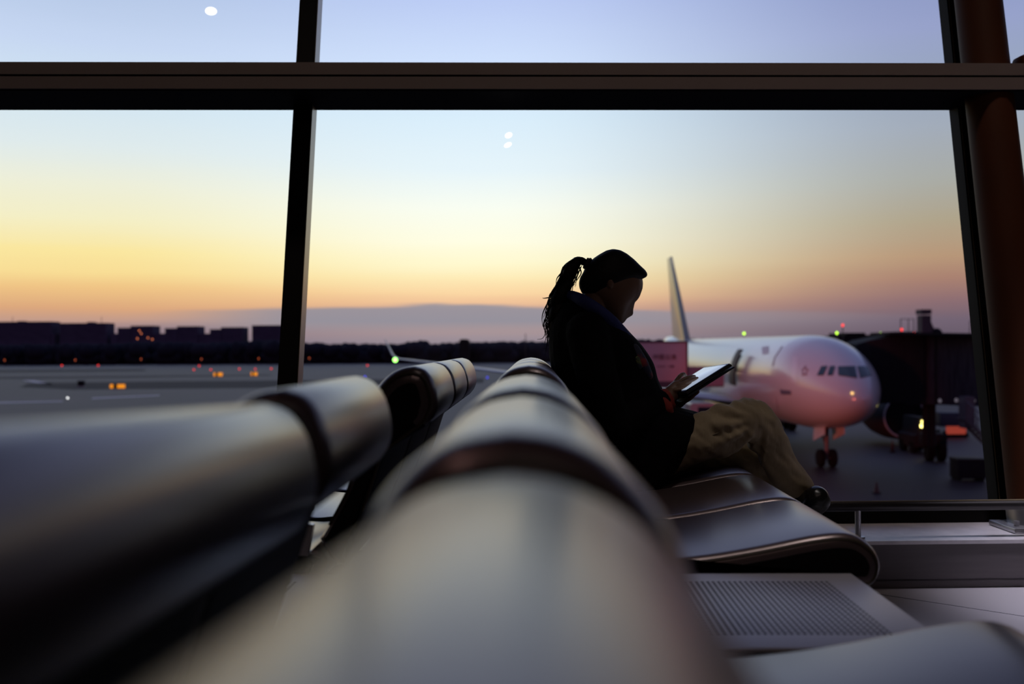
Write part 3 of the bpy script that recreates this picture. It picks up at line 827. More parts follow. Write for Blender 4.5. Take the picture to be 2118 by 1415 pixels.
DARK = mat('dark structure', (0.012, 0.010, 0.012), 0.8, spec=.15, var=(.2, (.016,.013,.015), .35, .7))
POLE = mat('lamp post', (0.04, 0.035, 0.04), 0.6)
def lampmat(nm, c, es): return mat(nm, (.05,.05,.05), .5, emit=c, es=es)
L_OR = lampmat('orange lamp', srgb(240, 110, 60), 1.0); L_RED = lampmat('red lamp', srgb(255, 50, 40), 2.2); L_GRN = lampmat('green lamp', srgb(190, 255, 60), 3.0)
L_GRN2 = lampmat('green wing lamp', srgb(150, 255, 110), 5.0); L_YEL = lampmat('yellow lamp', srgb(255, 235, 130), 5.0); L_SIGN = lampmat('amber sign face', srgb(250, 150, 20), 0.95)
L_WHT = lampmat('white lamp', (1, 1, 1), 2.5); L_BLU = lampmat('blue lamp', srgb(70, 70, 255), 1.6); L_NOSE = lampmat('warm lamp', srgb(255, 200, 120), 1.6); L_GLOW = lampmat('red lit panel', srgb(214, 82, 58), 0.4)

for k_, (px, py) in enumerate([(10,745),(156,745),(292,743),(417,743),(535,742),(640,741)]):
    Yp = 400; p = P(px, py, Yp); z0 = GZ
    t = thing('field_light_post', 'thin light post with an orange lamp before the trees', 'lamp post', (p.x, Yp, z0), 'light posts before the trees')
    t['label'] = ['orange lamp post before the trees at the far left edge', 'orange lamp post below the second apartment block', 'orange lamp post below the block with lit windows', 'orange lamp post below the fourth apartment block', 'orange lamp post just left of the window post', 'orange lamp post just right of the window post'][k_]
    MB().cyl((p.x, Yp, z0), (p.x, Yp, p.z), .09, n=6).build('post', POLE, t)
    MB().ell((p.x, Yp - .2, p.z), (.16,.16,.38), seg=10, ring=8).build('lamp', L_OR, t)
reds = [(128,757),(203,757),(401,766),(436,766),(412,758),(495,764.5),(528,764.5),(561,764),(760,757)]
where = ['on the tarmac at the far left', 'below the second apartment block', 'left one of a pair near the amber sign', 'right one of a pair near the amber sign', 'farthest one near the tree edge', 'leftmost of three near the window post', 'middle of three near the window post', 'rightmost of three near the window post', 'right of the wing tip']
for (px, py), w_ in zip(reds, where):
    p = G(px, py + 2)
    t = thing('taxiway_light', 'small red ground light ' + w_, 'light', (p.x, p.y, GZ), 'red ground lights on the airfield')
    MB().cyl((p.x, p.y, GZ), (p.x, p.y, GZ + .35), .10, n=8).build('base', POLE, t)
    r_ = 1.4*p.y/F
    MB().ell((p.x, p.y, GZ + .35 + r_*.7), (r_, r_, r_), seg=10, ring=8).build('lamp', L_RED, t)
for (px, py), w_ in zip([(755,783),(1008,785),(140,829)], ['near the second left bench cushion', 'between the two benches', 'white one on the near tarmac at left']):
    p = G(px, py)
    nm = 'small %s ground light %s' % ('white' if px == 140 else 'blue', w_)
    t = thing('taxiway_light', nm, 'light', (p.x, p.y, GZ))
    MB().cyl((p.x, p.y, GZ), (p.x, p.y, GZ + .3), .06, n=8).build('base', POLE, t)
    r_ = 1.8*p.y/F
    MB().ell((p.x, p.y, GZ + .3 + r_*.7), (r_, r_, r_), seg=10, ring=8).build('lamp', L_WHT if px == 140 else L_BLU, t)
# illuminated taxiway signs
for (x0, x1, y0, y1, lab) in [(228,258,795,803,'large amber lit taxiway sign on the grass at left'), (442,460,771,778,'small two part amber taxiway sign farther out'), (519,532,770,777,'small amber taxiway sign close to the window post')]:
    p = G((x0+x1)/2, y1 + 1); Y = p.y
    t = thing('taxiway_sign', lab, 'sign', (p.x, Y, GZ), 'amber taxiway signs')
    a, c = P(x0, y0, Y), P(x1, y1, Y)
    w_ = c.x - a.x; h_ = a.z - c.z
    MB().box((a.x + w_*.11, Y, (a.z+c.z)/2), (w_*.22, .3, h_)).build('panel', L_SIGN, t, smooth=False)
    MB().box((a.x + w_*.36, Y, (a.z+c.z)/2), (w_*.26, .28, h_)).build('panel', DARK, t, smooth=False)
    MB().box((a.x + w_*.75, Y, (a.z+c.z)/2), (w_*.50, .3, h_)).build('panel', L_SIGN, t, smooth=False)
    for f_ in (.1, .5, .9): MB().cyl((a.x + w_*f_, Y, GZ), (a.x + w_*f_, Y, c.z), .06, n=6).build('leg', POLE, t)
p = G(168, 800); t = thing('cabinet', 'small dark equipment cabinet on the grass left of the amber sign', 'cabinet', (p.x, p.y, GZ))
MB().box((p.x, p.y, GZ + .55), (1.1, .8, 1.0), bev=.05).build('body', DARK, t); MB().box((p.x, p.y, GZ + 1.1), (1.2, .9, .1), bev=.02).build('lid', DARK, t); MB().box((p.x, p.y, GZ + .05), (1.2,.9,.1)).build('footing', STONE, t)

# ------------------------------------------------------------------ airliner
WHITE = mat('aircraft white paint', (0.53, 0.515, 0.525), 0.28, spec=0.5, coat=0.6, coat_rough=0.16, bump=(.5, .02, .02))
GREYP = mat('aircraft grey', (0.30, 0.29, 0.31), 0.4, coat=.3)
FIN_GLOW = mat('fin sky glow', (0.85, 0.66, 0.33), 0.35, coat=.4)  # reflected yellow of the sky put into the base colour
FIN_E = mat('fin edge', (0.12, 0.11, 0.16), 0.4)
TYRE = mat('tyre', (0.006, 0.006, 0.006), 0.9, spec=.1)
GEAR = mat('landing gear metal', (0.10, 0.08, 0.09), 0.5, 0.2)
CGLASS = mat('cockpit glass', (0.010, 0.013, 0.022), 0.08, spec=0.8)
MARK = mat('grey marking', (0.26, 0.20, 0.24), 0.6)
nose = Vector((17.55, 53.5, GZ)); tailp = Vector((15.1, 112, GZ))
ax = (tailp - nose).normalized(); lat = Vector((ax.y, -ax.x, 0))        # lat: +x side (port, to the right in the picture)
def AP(s_, l_, z_): return nose + ax*s_ + lat*l_ + Zv*z_
PL = thing('airliner', 'white wide body airliner parked nose towards the window, right of the woman', 'airplane', nose + ax*20)
FUS = [(0,.04,4.30),(.12,.36,4.31),(.35,.68,4.34),(.8,1.06,4.40),(1.5,1.47,4.50),(2.4,1.86,4.62),(3.4,2.18,4.74),(4.6,2.46,4.85),(6,2.68,4.94),(7.5,2.80,4.985),(9,2.84,5.0),(14,2.84,5.0),(40,2.84,5.0),(45,2.55,5.27),(50,1.98,5.80),(54,1.40,6.75),(57.5,.80,7.45),(59.3,.32,7.8),(59.8,.05,7.85)]
def fus_at(s_):
    for a, c in zip(FUS, FUS[1:]):
        if a[0] <= s_ <= c[0]:
            t = (s_-a[0])/(c[0]-a[0]); return a[1]+(c[1]-a[1])*t, a[2]+(c[2]-a[2])*t
    return FUS[-1][1:]
b = MB(); cp, _ = crom([Vector(f) for f in FUS], [0]*len(FUS), 5)
rings = [[AP(q.x, q.y*math.sin(2*PI*k_/64), q.z + q.y*math.cos(2*PI*k_/64)) for k_ in range(64)] for q in cp]
b.loft(rings)
fus = b.build('fuselage', WHITE, PL, angle=80)
dgp = bpy.context.evaluated_depsgraph_get(); dgp.update()
bvh = BVHTree.FromObject(fus, dgp)
def on_fus(px, py, off=.03):
    d = ray(px, py).normalized(); h = bvh.ray_cast(EYE, d)
    return (h[0] + h[1]*off) if h[0] is not None else None
def patch(name, poly, m, parent, n=5, off=.03):
    # quad patch: 4 pixel corners, laid on the skin
    b = MB(); g = []
    for i in range(n+1):
        row = []
        for j in range(n+1):
            u, v = i/n, j/n
            x_ = (poly[0][0]*(1-u)+poly[1][0]*u)*(1-v) + (poly[3][0]*(1-u)+poly[2][0]*u)*v
            y_ = (poly[0][1]*(1-u)+poly[1][1]*u)*(1-v) + (poly[3][1]*(1-u)+poly[2][1]*u)*v
            p = on_fus(x_, y_, off)
            row.append(p)
        g.append(row)
    for i in range(n):
        for j in range(n):
            q = (g[i][j], g[i+1][j], g[i+1][j+1], g[i][j+1])
            if all(z is not None for z in q): b.bm.faces.new([b.bm.verts.new(z) for z in q])
    bmesh.ops.remove_doubles(b.bm, verts=b.bm.verts, dist=1e-4)
    return b.build(name, m, parent)
cw = [[(1690,777),(1699,758),(1712,757),(1704,777)],[(1711,777),(1717,758),(1728,757.5),(1723,777)],[(1733.5,758.5),(1768.5,758),(1773,783),(1734,777)],[(1773,758),(1794,758.5),(1802,777),(1779,783)]]
for q in cw: patch('cockpit_window', q, CGLASS, fus, 6, .035)
patch('cargo_hatch', [(1614,805.5),(1636,808),(1637,816),(1616,816)], FIN_E, fus, 4)
for q in ([(1617.5,716),(1619,717),(1603,741),(1601.5,740)], [(1601.5,740),(1603,741),(1599,758),(1597.5,757)], [(1605,822),(1606,822),(1611,850),(1609.8,850)]): patch('panel_line', q, MARK, fus, 3, .02)
def star_mark(cx, cy, r):
    b = MB(); pts = []
    for k_ in range(10):
        a = -PI/2 + k_*PI/5; rad = r if k_ % 2 == 0 else r*.5
        pts.append((cx + rad*math.cos(a)*.62 - math.sin(a)*rad*.12, cy + rad*math.sin(a)))
    for i in range(10):
        p, q_ = pts[i], pts[(i+1)%10]
        a, c = on_fus(*p, .03), on_fus(*q_, .03)
        if a and c: b.cyl(a, c, .022, n=6)
    b.build('star_emblem', MARK, fus)
star_mark(1665, 768, 11)
patch('logo_smudge', [(1576,718),(1590,716),(1590,731),(1577,733)], mat('faint grey lettering', (.50,.49,.52), .5), fus, 3, .02)
# nose wheel light and lamp
p = on_fus(1763, 814, .05)
MB().ell(p, (.075,.075,.075)).build('nose_light', L_NOSE, PL)
# anti collision lamp on the crown is a background lamp; radome line
# wings
def wing(sd, m):
    b = MB(); rings = []
    secs = [(2.0, 17.5, 10.6, 3.15, .95), (6.0, 21.0, 8.2, 3.55, .75), (10.5, 24.6, 6.0, 4.0, .55), (18, 30.6, 4.2, 4.9, .36), (25, 36.2, 2.9, 5.75, .22), (28.6, 39.0, 2.3, 6.15, .15)]
    for (l_, s0, ch, z_, th) in secs:
        ring = []
        for (f_, h_) in ((0,0),(.06,.5),(.2,.85),(.4,1),(.7,.6),(1,.03),(.7,-.25),(.4,-.5),(.15,-.5),(.05,-.3)):
            ring.append(AP(s0 + ch*f_, sd*l_, z_ + th*h_*.5))
        rings.append(ring)
    b.loft(rings); w_ = b.build('wing', m, PL, angle=50)
    b = MB(); rings = []
    for (l_, s0, ch, z_, th) in ((28.6,39.0,2.3,6.15,.14),(29.1,39.7,1.8,6.5,.12),(29.9,41.0,.8,7.95,.06)):
        rings.append([AP(s0 + ch*f_, sd*(l_ + th*h_*.7), z_) for (f_, h_) in ((0,0),(.2,1),(.6,.8),(1,.05),(.6,-.8),(.2,-1))])
    b.loft(rings); b.build('winglet', m, PL)
    return w_
ws = wing(-1, GREYP); wp = wing(1, GREYP)
MB().ell(AP(39.2, -28.75, 6.05), (.20,.20,.20)).build('wing_light', L_GRN2, PL)
# tail surfaces
b = MB(); rings = []
for (z_, s0, ch, th) in ((7.2,46.8,9.2,.62),(9,48.6,8.0,.55),(13,52.4,5.6,.40),(16.6,55.8,3.5,.26),(17.0,56.4,3.0,.16)):
    rings.append([AP(s0 + ch*f_, th*h_*.5, z_) for (f_, h_) in ((0,0),(.05,.5),(.2,.9),(.45,1),(.8,.5),(1,.04),(.8,-.5),(.45,-1),(.2,-.9),(.05,-.5))])
b.loft(rings); fin = b.build('fin', FIN_GLOW, PL, angle=50)
b = MB(); rings = []
for (z_, s0, th) in ((7.2,46.6,.40),(9,48.4,.36),(13,52.2,.26),(17.0,56.2,.14)):
    rings.append([AP(s0 + ch, th*h_, z_) for (ch, h_) in ((0,0),(.35,.5),(.75,.85),(.75,-.85),(.35,-.5))])
b.loft(rings); b.build('fin_edge', FIN_E, fin)
for sd in (-1, 1):
    b = MB(); rings = []
    for (l_, s0, ch, z_, th) in ((.6,52.0,5.4,6.5,.5),(5,54.8,3.6,7.0,.3),(9.5,57.6,2.0,7.5,.14)):
        rings.append([AP(s0 + ch*f_, sd*l_, z_ + th*h_*.5) for (f_, h_) in ((0,0),(.1,.6),(.4,1),(1,.04),(.4,-1),(.1,-.6))])
    b.loft(rings); b.build('tailplane', GREYP, PL)
# engines
ENGP = mat('engine paint', (.03,.027,.03), .6, spec=.2)
for sd in (-1, 1):
    l_, z_ = sd*9.6, 2.05
    b = MB(); prof = [(18.0,1.34),(17.8,1.46),(18.0,1.58),(18.8,1.70),(20.2,1.72),(21.8,1.58),(23.2,1.28)]
    b.loft([[AP(s_, l_ + r_*math.sin(2*PI*k_/40), z_ + r_*math.cos(2*PI*k_/40)) for k_ in range(40)] for s_, r_ in prof], cap=False)
    en = b.build('engine', ENGP, PL, angle=80)
    b = MB(); b.loft([[AP(s_, l_ + r_*math.sin(2*PI*k_/40), z_ + r_*math.cos(2*PI*k_/40)) for k_ in range(40)] for s_, r_ in ((18.0,1.34),(18.8,1.30),(19.4,1.30))]); b.build('intake', TYRE, en); MB().ring(AP(17.82, l_, z_), ax, 1.46, .07, 40, 8).build('intake_lip', GREYP, en)
    b = MB(); b.loft([[AP(s_, l_ + r_*math.sin(2*PI*k_/24), z_ + r_*math.cos(2*PI*k_/24)) for k_ in range(24)] for s_, r_ in ((18.5,.03),(18.8,.22),(19.3,.42))]); b.build('spinner', FIN_E, en)
    b = MB(); b.loft([[AP(s_, l_ + r_*math.sin(2*PI*k_/30), z_ + r_*math.cos(2*PI*k_/30)) for k_ in range(30)] for s_, r_ in ((22.4,1.0),(24.0,.75),(25.2,.35))]); b.build('exhaust', GEAR, en)
    MB().hexa([AP(19.5,l_-.2,z_+1.5), AP(24.5,l_-.2,z_+1.0), AP(24.5,l_+.2,z_+1.0), AP(19.5,l_+.2,z_+1.5), AP(22,l_-.15,z_+2.0), AP(27,l_-.15,z_+2.1), AP(27,l_+.15,z_+2.1), AP(22,l_+.15,z_+2.0)]).build('pylon', GREYP, en)
# landing gear
def wheel(b, s_, l_, r_, w_): 
    a, c = AP(s_, l_-w_/2, r_), AP(s_, l_+w_/2, r_)
    d_ = (c-a).normalized()
    b.tube([a, a+d_*.06, c-d_*.06, c], [r_*.86, r_, r_, r_*.86], 26)
ng = MB(); ng.cyl(AP(6.0,0,.5), AP(5.9,0,2.6), .13, n=14); ng.cyl(AP(6.0,-.4,.53), AP(6.0,.4,.53), .09, n=12); ng.cyl(AP(6.05,0,1.2), AP(7.4,0,2.4), .07, n=10)
ng = ng.build('nose_gear', GEAR, PL)
for sd in (-1, 1):
    b = MB(); wheel(b, 6.0, .36*sd, .53, .36); b.build('wheel', TYRE, ng)
    b = MB(); b.hexa([AP(4.6,.55*sd,2.05), AP(6.6,.55*sd,1.5), AP(6.6,.60*sd,1.5), AP(4.6,.60*sd,2.05), AP(4.6,.55*sd,2.7), AP(6.6,.50*sd,2.4), AP(6.6,.55*sd,2.4), AP(4.6,.60*sd,2.7)]); b.build('gear_door', WHITE, ng, smooth=False)
for sd in (-1, 1):
    b = MB(); b.cyl(AP(32,4.9*sd,.9), AP(31.5,4.4*sd,3.3), .2); b.cyl(AP(31.0,4.9*sd,.7), AP(33,4.9*sd,.7), .12)
    g_ = b.build('main_gear', GEAR, PL)
    for s_ in (31.1, 32.9):
        for l2 in (4.25, 5.55):
            b = MB(); wheel(b, s_, l2*sd, .68, .5); b.build('wheel', TYRE, g_)
b = MB(); b.ell(AP(27, 0, 2.6), (2.6, 8.5, 1.1), rot=Matrix.Rotation(math.atan2(ax.y, ax.x) - PI/2, 3, 'Z'), seg=28, ring=16); b.build('belly_fairing', WHITE, PL)
# open service door on the near side, with its panel swung forward
DOORIN = mat('dark door opening', (.012,.010,.012), .7)
def skin(s_, ang, off=0.0):
    r_, z_ = fus_at(s_); a = math.radians(ang); return AP(s_, -(r_+off)*math.cos(a), z_ + (r_+off)*math.sin(a))
def sheet(name, s0, s1, a0, a1, off, th, m, parent):
    b = MB(); rings = []
    for i in range(9):
        a = a0 + (a1-a0)*i/8
        rings.append([skin(s0, a, off), skin(s1, a, off), skin(s1, a, off+th), skin(s0, a, off+th)])
    b.loft(rings); return b.build(name, m, parent)
sheet('door_opening', 16.4, 17.7, -12, 33, .0, .03, DOORIN, fus)
dp = sheet('door', 15.0, 16.2, -8, 36, .42, .10, mat('door inner face', (.02,.018,.022), .6), PL)
b = MB(); b.cyl(skin(16.1, 10, 0), skin(16.1, 10, .45), .09, n=8); b.cyl(skin(16.1, 14, 0), skin(16.1, 14, .45), .05, n=8); b.build('hinge_arm', GEAR, dp)
patch('cabin_door', [(1640,738),(1652,737),(1648,792),(1636,790)], mat('door paint', (.58,.565,.585), .3, coat=.6), fus, 5, .012)

# ------------------------------------------------------------------ catering truck
PINK = mat('catering box panel', (0.78, 0.40, 0.40), 0.55, var=(.8, (.72,.37,.38), .3, .7))
TW = mat('truck cab paint', (0.30, 0.27, 0.31), 0.4, coat=.3)
YT = 68.0
CT = thing('catering_truck', 'high lift catering truck with a pink box body raised at the airliner door', 'truck', (9.5, YT, GZ))
a, c = P(1300, 708, YT), P(1422, 800, YT)
zb, zt = c.z, a.z
xb0, xb1 = c.x - 6.0, c.x
bx_ = MB().box(((xb0+xb1)/2, YT + 1.3, (zb+zt)/2), (xb1-xb0, 2.6, zt-zb), bev=.05).build('box_body', PINK, CT)
b = MB()
b.box(((xb0+xb1)/2, YT + 1.3, zt + .02), (xb1-xb0+.1, 2.7, .10)); b.box((xb1, YT - .02, (zb+zt)/2), (.10, .10, zt-zb)); b.box(((xb0+xb1)/2, YT, zb+.15), (xb1-xb0, .08, .45))
b.build('frame_rails', mat('box rails', (.10,.05,.065), .6), bx_, smooth=False)
def text_mesh(txt, size, loc, m, parent, name):
    cu = bpy.data.curves.new(name, 'FONT'); cu.body = txt; cu.size = size; cu.extrude = .01; cu.align_x = 'CENTER'; cu.align_y = 'CENTER'
    o = bpy.data.objects.new(name, cu); COL.objects.link(o)
    dgx = bpy.context.evaluated_depsgraph_get(); dgx.update()
    me = bpy.data.meshes.new_from_object(o.evaluated_get(dgx)); COL.objects.unlink(o); bpy.data.objects.remove(o)
    me.transform(Matrix.Translation(loc) @ Matrix.Rotation(PI/2, 4, 'X'))
    ob = bpy.data.objects.new(name, me); COL.objects.link(ob); me.materials.clear(); me.materials.append(m); par(ob, parent); return ob
TXT = mat('dark red lettering', (.16,.045,.065), .6)
for gch, gx in zip('中国公食', (1356, 1368.5, 1381.5, 1394)):
    text_mesh(gch, .40, P(gx, 739, YT - .03), TXT, bx_, 'lettering')
b = MB()
for (x0, x1) in ((1361,1365),(1367,1371),(1373,1376),(1383,1390)):
    a_, c_ = P(x0, 758, YT - .02), P(x1, 758, YT - .02); b.box(a_.lerp(c_, .5), (c_.x-a_.x, .02, .07))
a_ = P(1393, 758, YT - .02); b.loft([[a_ + Vector((-.12,0,.10)), a_ + Vector((-.12,0,-.10)), a_ + Vector((.10,0,0))], [a_ + Vector((-.12,.02,.10)), a_ + Vector((-.12,.02,-.10)), a_ + Vector((.10,.02,0))]])
b.build('lettering', TXT, bx_, smooth=False)
# bridge platform to the door, lift arms, chassis and cab
pz = P(1450, 797, YT).z
b = MB(); b.box((xb1 + 1.25, YT + 1.2, pz - .06), (2.5, 2.2, .14)); b.build('platform', GEAR, CT, smooth=False)
b = MB(); b.box((xb1 + 1.25, YT + .12, pz + .62), (2.5, .06, 1.3)); b.build('platform_screen', mat('mauve screen', (.22,.15,.21), .6), CT, smooth=False)
b = MB(); b.box((xb1 - 1.5, YT + 1.3, GZ + 1.05), (8.4, 2.2, .35), bev=.03); b.build('chassis', DARK, CT)
b = MB()
for yy in (YT + .3, YT + 2.2):
    b.cyl((xb0 + .6, yy, GZ + 1.2), (xb1 - .6, yy, zb), .12, n=8); b.cyl((xb1 - .6, yy, GZ + 1.2), (xb0 + .6, yy, zb), .12, n=8)
b.build('scissor_lift', GEAR, CT)
b = MB(); b.loft([[Vector((xb1 + x_, yy, GZ + z_)) for x_, z_ in ((.2,.9),(2.75,.9),(2.85,1.9),(2.5,2.2),(2.1,3.15),(1.8,3.3),(.3,3.3),(.2,3.2))] for yy in (YT + .05, YT + .15, YT + 2.25, YT + 2.35)])
cab = b.build('cab', TW, CT, angle=30)
b = MB(); b.loft([[Vector((xb1 + x_, yy, GZ + z_)) for x_, z_ in ((.7,2.2),(2.25,2.2),(1.95,3.05),(.7,3.05))] for yy in (YT + .02, YT + .06)]); b.build('side_window', CGLASS, cab, smooth=False)
MB().box((xb1 + 2.83, YT + .6, GZ + 1.3), (.08,.35,.22), bev=.02).build('head_lamp', TW, cab)
for xx in (xb1 + 1.7, xb1 - 3.0, xb1 - 4.3):
    for yy in (YT + .2, YT + 2.2):
        b = MB(); b.cyl((xx, yy-.16, GZ+.52), (xx, yy+.16, GZ+.52), .52, n=24); b.build('wheel', TYRE, CT)

# ------------------------------------------------------------------ jet bridge
JB = mat('boarding bridge cladding', (0.010, 0.009, 0.011), 0.8, spec=.15, var=(.5, (.013,.011,.013), .3, .7, (6, 6, 1)))
JB2 = mat('boarding bridge tunnel', (0.050, 0.042, 0.050), 0.8, spec=.15, var=(.8, (.028,.022,.028), .35, .65, (8, 8, 1)))
BR = thing('boarding_bridge', 'dark passenger boarding bridge docked right of the airliner nose', 'jet bridge', (24, 60, GZ))
def pquad(name, x0, x1, yt0, yt1, yb0, yb1, Y0, Y1, dep, m, parent):
    a, c, d_, e_ = P(x0, yt0, Y0), P(x1, yt1, Y1), P(x0, yb0, Y0), P(x1, yb1, Y1)
    D = Vector((0, dep, 0))
    return MB().hexa([d_, e_, e_+D, d_+D, a, c, c+D, a+D]).build(name, m, parent, smooth=False)
pquad('bellows', 1772, 1800, 712, 704, 826, 834, 60.5, 60.0, 3.2, DARK, BR)
pquad('cab', 1800, 1872, 704, 691, 836, 834, 60.0, 59.5, 3.8, JB, BR)
pquad('rotunda', 1872, 1912, 690, 689, 838, 838, 59.5, 59.0, 4.2, JB, BR)
tn = pquad('tunnel', 1912, 2140, 690, 694, 836, 846, 59.3, 53.0, 3.0, JB2, BR)
pquad('tunnel_roof', 1840, 2140, 687, 691, 692, 697, 59.2, 52.9, 3.4, DARK, BR)
pquad('tunnel_joint', 1934, 1938, 690, 690, 838, 838, 58.6, 58.5, .2, JB, BR)
b = MB()
for x_ in (1924, 1936): 
    pp_ = P(x_, 835, 59.2); b.cyl((pp_.x, 59.8, GZ + 1.2), (pp_.x, 59.8, pp_.z), .22, n=12)
b.build('lift_column', DARK, BR)
pw = G(1930, 952)
b = MB(); b.box((pw.x, pw.y, GZ + 1.3), (1.35, 1.2, 0.8), bev=.1); b.cyl((pw.x - .1, pw.y, GZ+1.6), (pw.x-.1, pw.y, GZ+4.2), .24, n=14); b.build('bogie', DARK, BR)
for sx in (-.36, .36):
    b = MB(); b.cyl((pw.x+sx-.2, pw.y-.3, GZ+.66), (pw.x+sx+.2, pw.y-.35, GZ+.66), .66, n=24); b.build('wheel', TYRE, BR)
LSM = lampmat('dim grey lamp', srgb(120, 112, 124), .55)
for x_, y_ in ((1944,826),(1978,825),(1994,824),(2014,826),(2035,826)):
    MB().ell(P(x_, y_ + 3, 54.5), (.09,.09,.11), seg=10, ring=8).build('under_lamp', LSM, BR)
# service stair at its far side
ST = mat('stair metal', (0.11, 0.095, 0.11), 0.5, .2)
b = MB(); s0, s1 = P(1992, 866, 54), P(2064, 935, 52)
for k_ in range(12):
    q = s0.lerp(s1, k_/11); b.box(q, (.30, 1.0, .05))
for yy in (-.5, .5):
    b.hexa([s0+Vector((0,yy,-.2)), s1+Vector((0,yy,-.2)), s1+Vector((0,yy+.04,-.2)), s0+Vector((0,yy+.04,-.2)), s0+Vector((0,yy,.05)), s1+Vector((0,yy,.05)), s1+Vector((0,yy+.04,.05)), s0+Vector((0,yy+.04,.05))])
    b.cyl(s0+Vector((0,yy,.95)), s1+Vector((0,yy,.95)), .03, n=8)
    for k_ in (0, 3, 6, 9, 11): q = s0.lerp(s1, k_/11); b.cyl(q+Vector((0,yy,0)), q+Vector((0,yy,.95)), .02, n=6)
b.build('service_stair', ST, BR, smooth=False)
b = MB(); q = P(2000, 868, 54); b.box((q.x, 54, (q.z+1.6 + q.z)/2 - .4), (.5,.8,1.7)); b.build('stair_landing', ST, BR, smooth=False)

# vehicles and bits below the bridge
pg = G(1909, 939); t = thing('tow_tractor', 'dark tow tractor with two yellow lamps between the right engine and the bridge wheels', 'vehicle', (pg.x, pg.y, GZ))
Yv = pg.y
b = MB(); b.loft([[Vector((pg.x + x_, Yv + y_, GZ + z_)) for x_, z_ in ((-.55,.45),(.75,.45),(.78,1.1),(.6,1.3),(.5,2.35),(-.2,2.4),(-.3,1.3),(-.6,1.2))] for y_ in (0, .05, 2.8, 2.9)]); b.build('body', DARK, t, angle=30)
for px_, py_ in ((1909,872.5),(1906.5,881)):
    MB().ell(P(px_, py_, Yv - .15), (.125,.06,.125), seg=14, ring=10).build('lamp', L_YEL, t)
for sx in (-.42, .62):
    for y_ in (.5, 2.3): MB().cyl((pg.x+sx-.15, Yv+y_, GZ+.45), (pg.x+sx+.15, Yv+y_, GZ+.45), .45, n=20).build('wheel', TYRE, t)
pg = G(1978, 905); Yv = pg.y
t = thing('baggage_cart', 'low cart with a red lit curtain below the boarding bridge', 'cart', (pg.x, Yv, GZ))
a_, c_ = P(1957, 882, Yv), P(1998, 898, Yv)
MB().box(((a_.x+c_.x)/2, Yv, (a_.z+c_.z)/2), (c_.x-a_.x, .05, a_.z-c_.z)).build('curtain', L_GLOW, t, smooth=False)
b = MB(); a2, c2 = P(1946, 854, Yv), P(2001, 883, Yv)
b.box(((a2.x+c2.x)/2, Yv + .9, (a2.z+c2.z)/2), (c2.x-a2.x, 1.7, a2.z-c2.z), bev=.05); b.build('canopy', mat('blue grey canopy', (.028,.032,.055), .6), t)
b = MB(); b.box(((a_.x+c_.x)/2, Yv + .8, c_.z - .1), (c_.x-a_.x+.5, 1.6, .16)); b.build('deck', DARK, t, smooth=False)
for sx in (-1, 1):
    for y_ in (.2, 1.4): MB().cyl(((a_.x+c_.x)/2+sx*.8-.08, Yv+y_, GZ+.25), ((a_.x+c_.x)/2+sx*.8+.08, Yv+y_, GZ+.25), .25, n=16).build('wheel', TYRE, t)
for (px_, py_, lab) in ((1813,1021,'small dark red traffic cone standing alone in front of the nose wheels'), (1846,936,'tiny dark red traffic cone below the right engine')):
    pg = G(px_, py_); t = thing('traffic_cone', lab, 'cone', pg, 'traffic cones on the apron')
    CONE = mat('cone plastic', (.06,.010,.010), .6)
    h_ = .56 if py_ > 1000 else .8
    MB().tube([pg+Vector((0,0,.03)), pg+Vector((0,0,h_))], [.14,.03], 16).build('cone', CONE, t); MB().box(pg+Vector((0,0,.02)), (.36,.36,.04), bev=.01).build('base', TYRE, t)
pg = G(2012, 996); t = thing('equipment_crate', 'low dark equipment crate on the apron near the right window post', 'crate', pg)
b = MB(); b.box(pg + Vector((0,.6,.62)), (1.5,1.1,1.0), bev=.04); b.build('body', DARK, t)
b = MB(); b.box(pg + Vector((0,.6,1.15)), (1.56,1.16,.08), bev=.02); b.build('lid', mat('crate lid', (.03,.024,.016), .6), t)
for sx in (-.6, .6): MB().box(pg + Vector((sx,.6,.06)), (.14,1.0,.12)).build('skid', DARK, t, smooth=False)

# ------------------------------------------------------------------ far terminal building on the right
YF = 240
TR = thing('terminal_building', 'long dark terminal roof on the right skyline with a square tower', 'building', P(1900, 720, YF))
b = MB(); px_box(b, 1735, 1815, 694, YF, 20); px_box(b, 1750, 1790, 688.5, YF+1, 14); px_box(b, 1810, 2130, 692, YF, 20); px_box(b, 1855, 1905, 686, YF - 1, 12); b.build('roof', DARK, TR, smooth=False)
TOW = mat('tower wall', (.075,.052,.062), .8)
b = MB(); px_box(b, 1906.5, 1926, 652, YF - 4, 3, 0); px_box(b, 1905.5, 1927, 650, YF - 4.2, 3.4, P(1, 653.5, YF).z); b.build('tower', TOW, TR, smooth=False)
b = MB(); a_, c_ = P(1925, 664, YF-3.5), P(1938, 692, YF-3.5); b.loft([[Vector((a_.x, YF-3.5+k_, a_.z)), Vector((c_.x, YF-3.5+k_, c_.z)), Vector((a_.x, YF-3.5+k_, c_.z))] for k_ in (0, 2)]); b.build('tower_brace', TOW, TR, smooth=False)
q = P(1937, 690, YF-3); b = MB(); b.ell(q, (1.3,1.3,1.3)); b.build('radar_dome', DARK, TR)
for (x0, x1, xm, yt) in ((1863,1890,1879,660),(2006,2022,2016,664)):
    b = MB()
    for x_ in (x0, xm, x1): b.cyl(P(x_, yt, YF-4), P(x_, 692, YF-4), .10, n=6)
    b.cyl(P(x0-1, yt, YF-4), P(x1+1, yt, YF-4), .08, n=6); b.build('roof_gantry', POLE, TR)
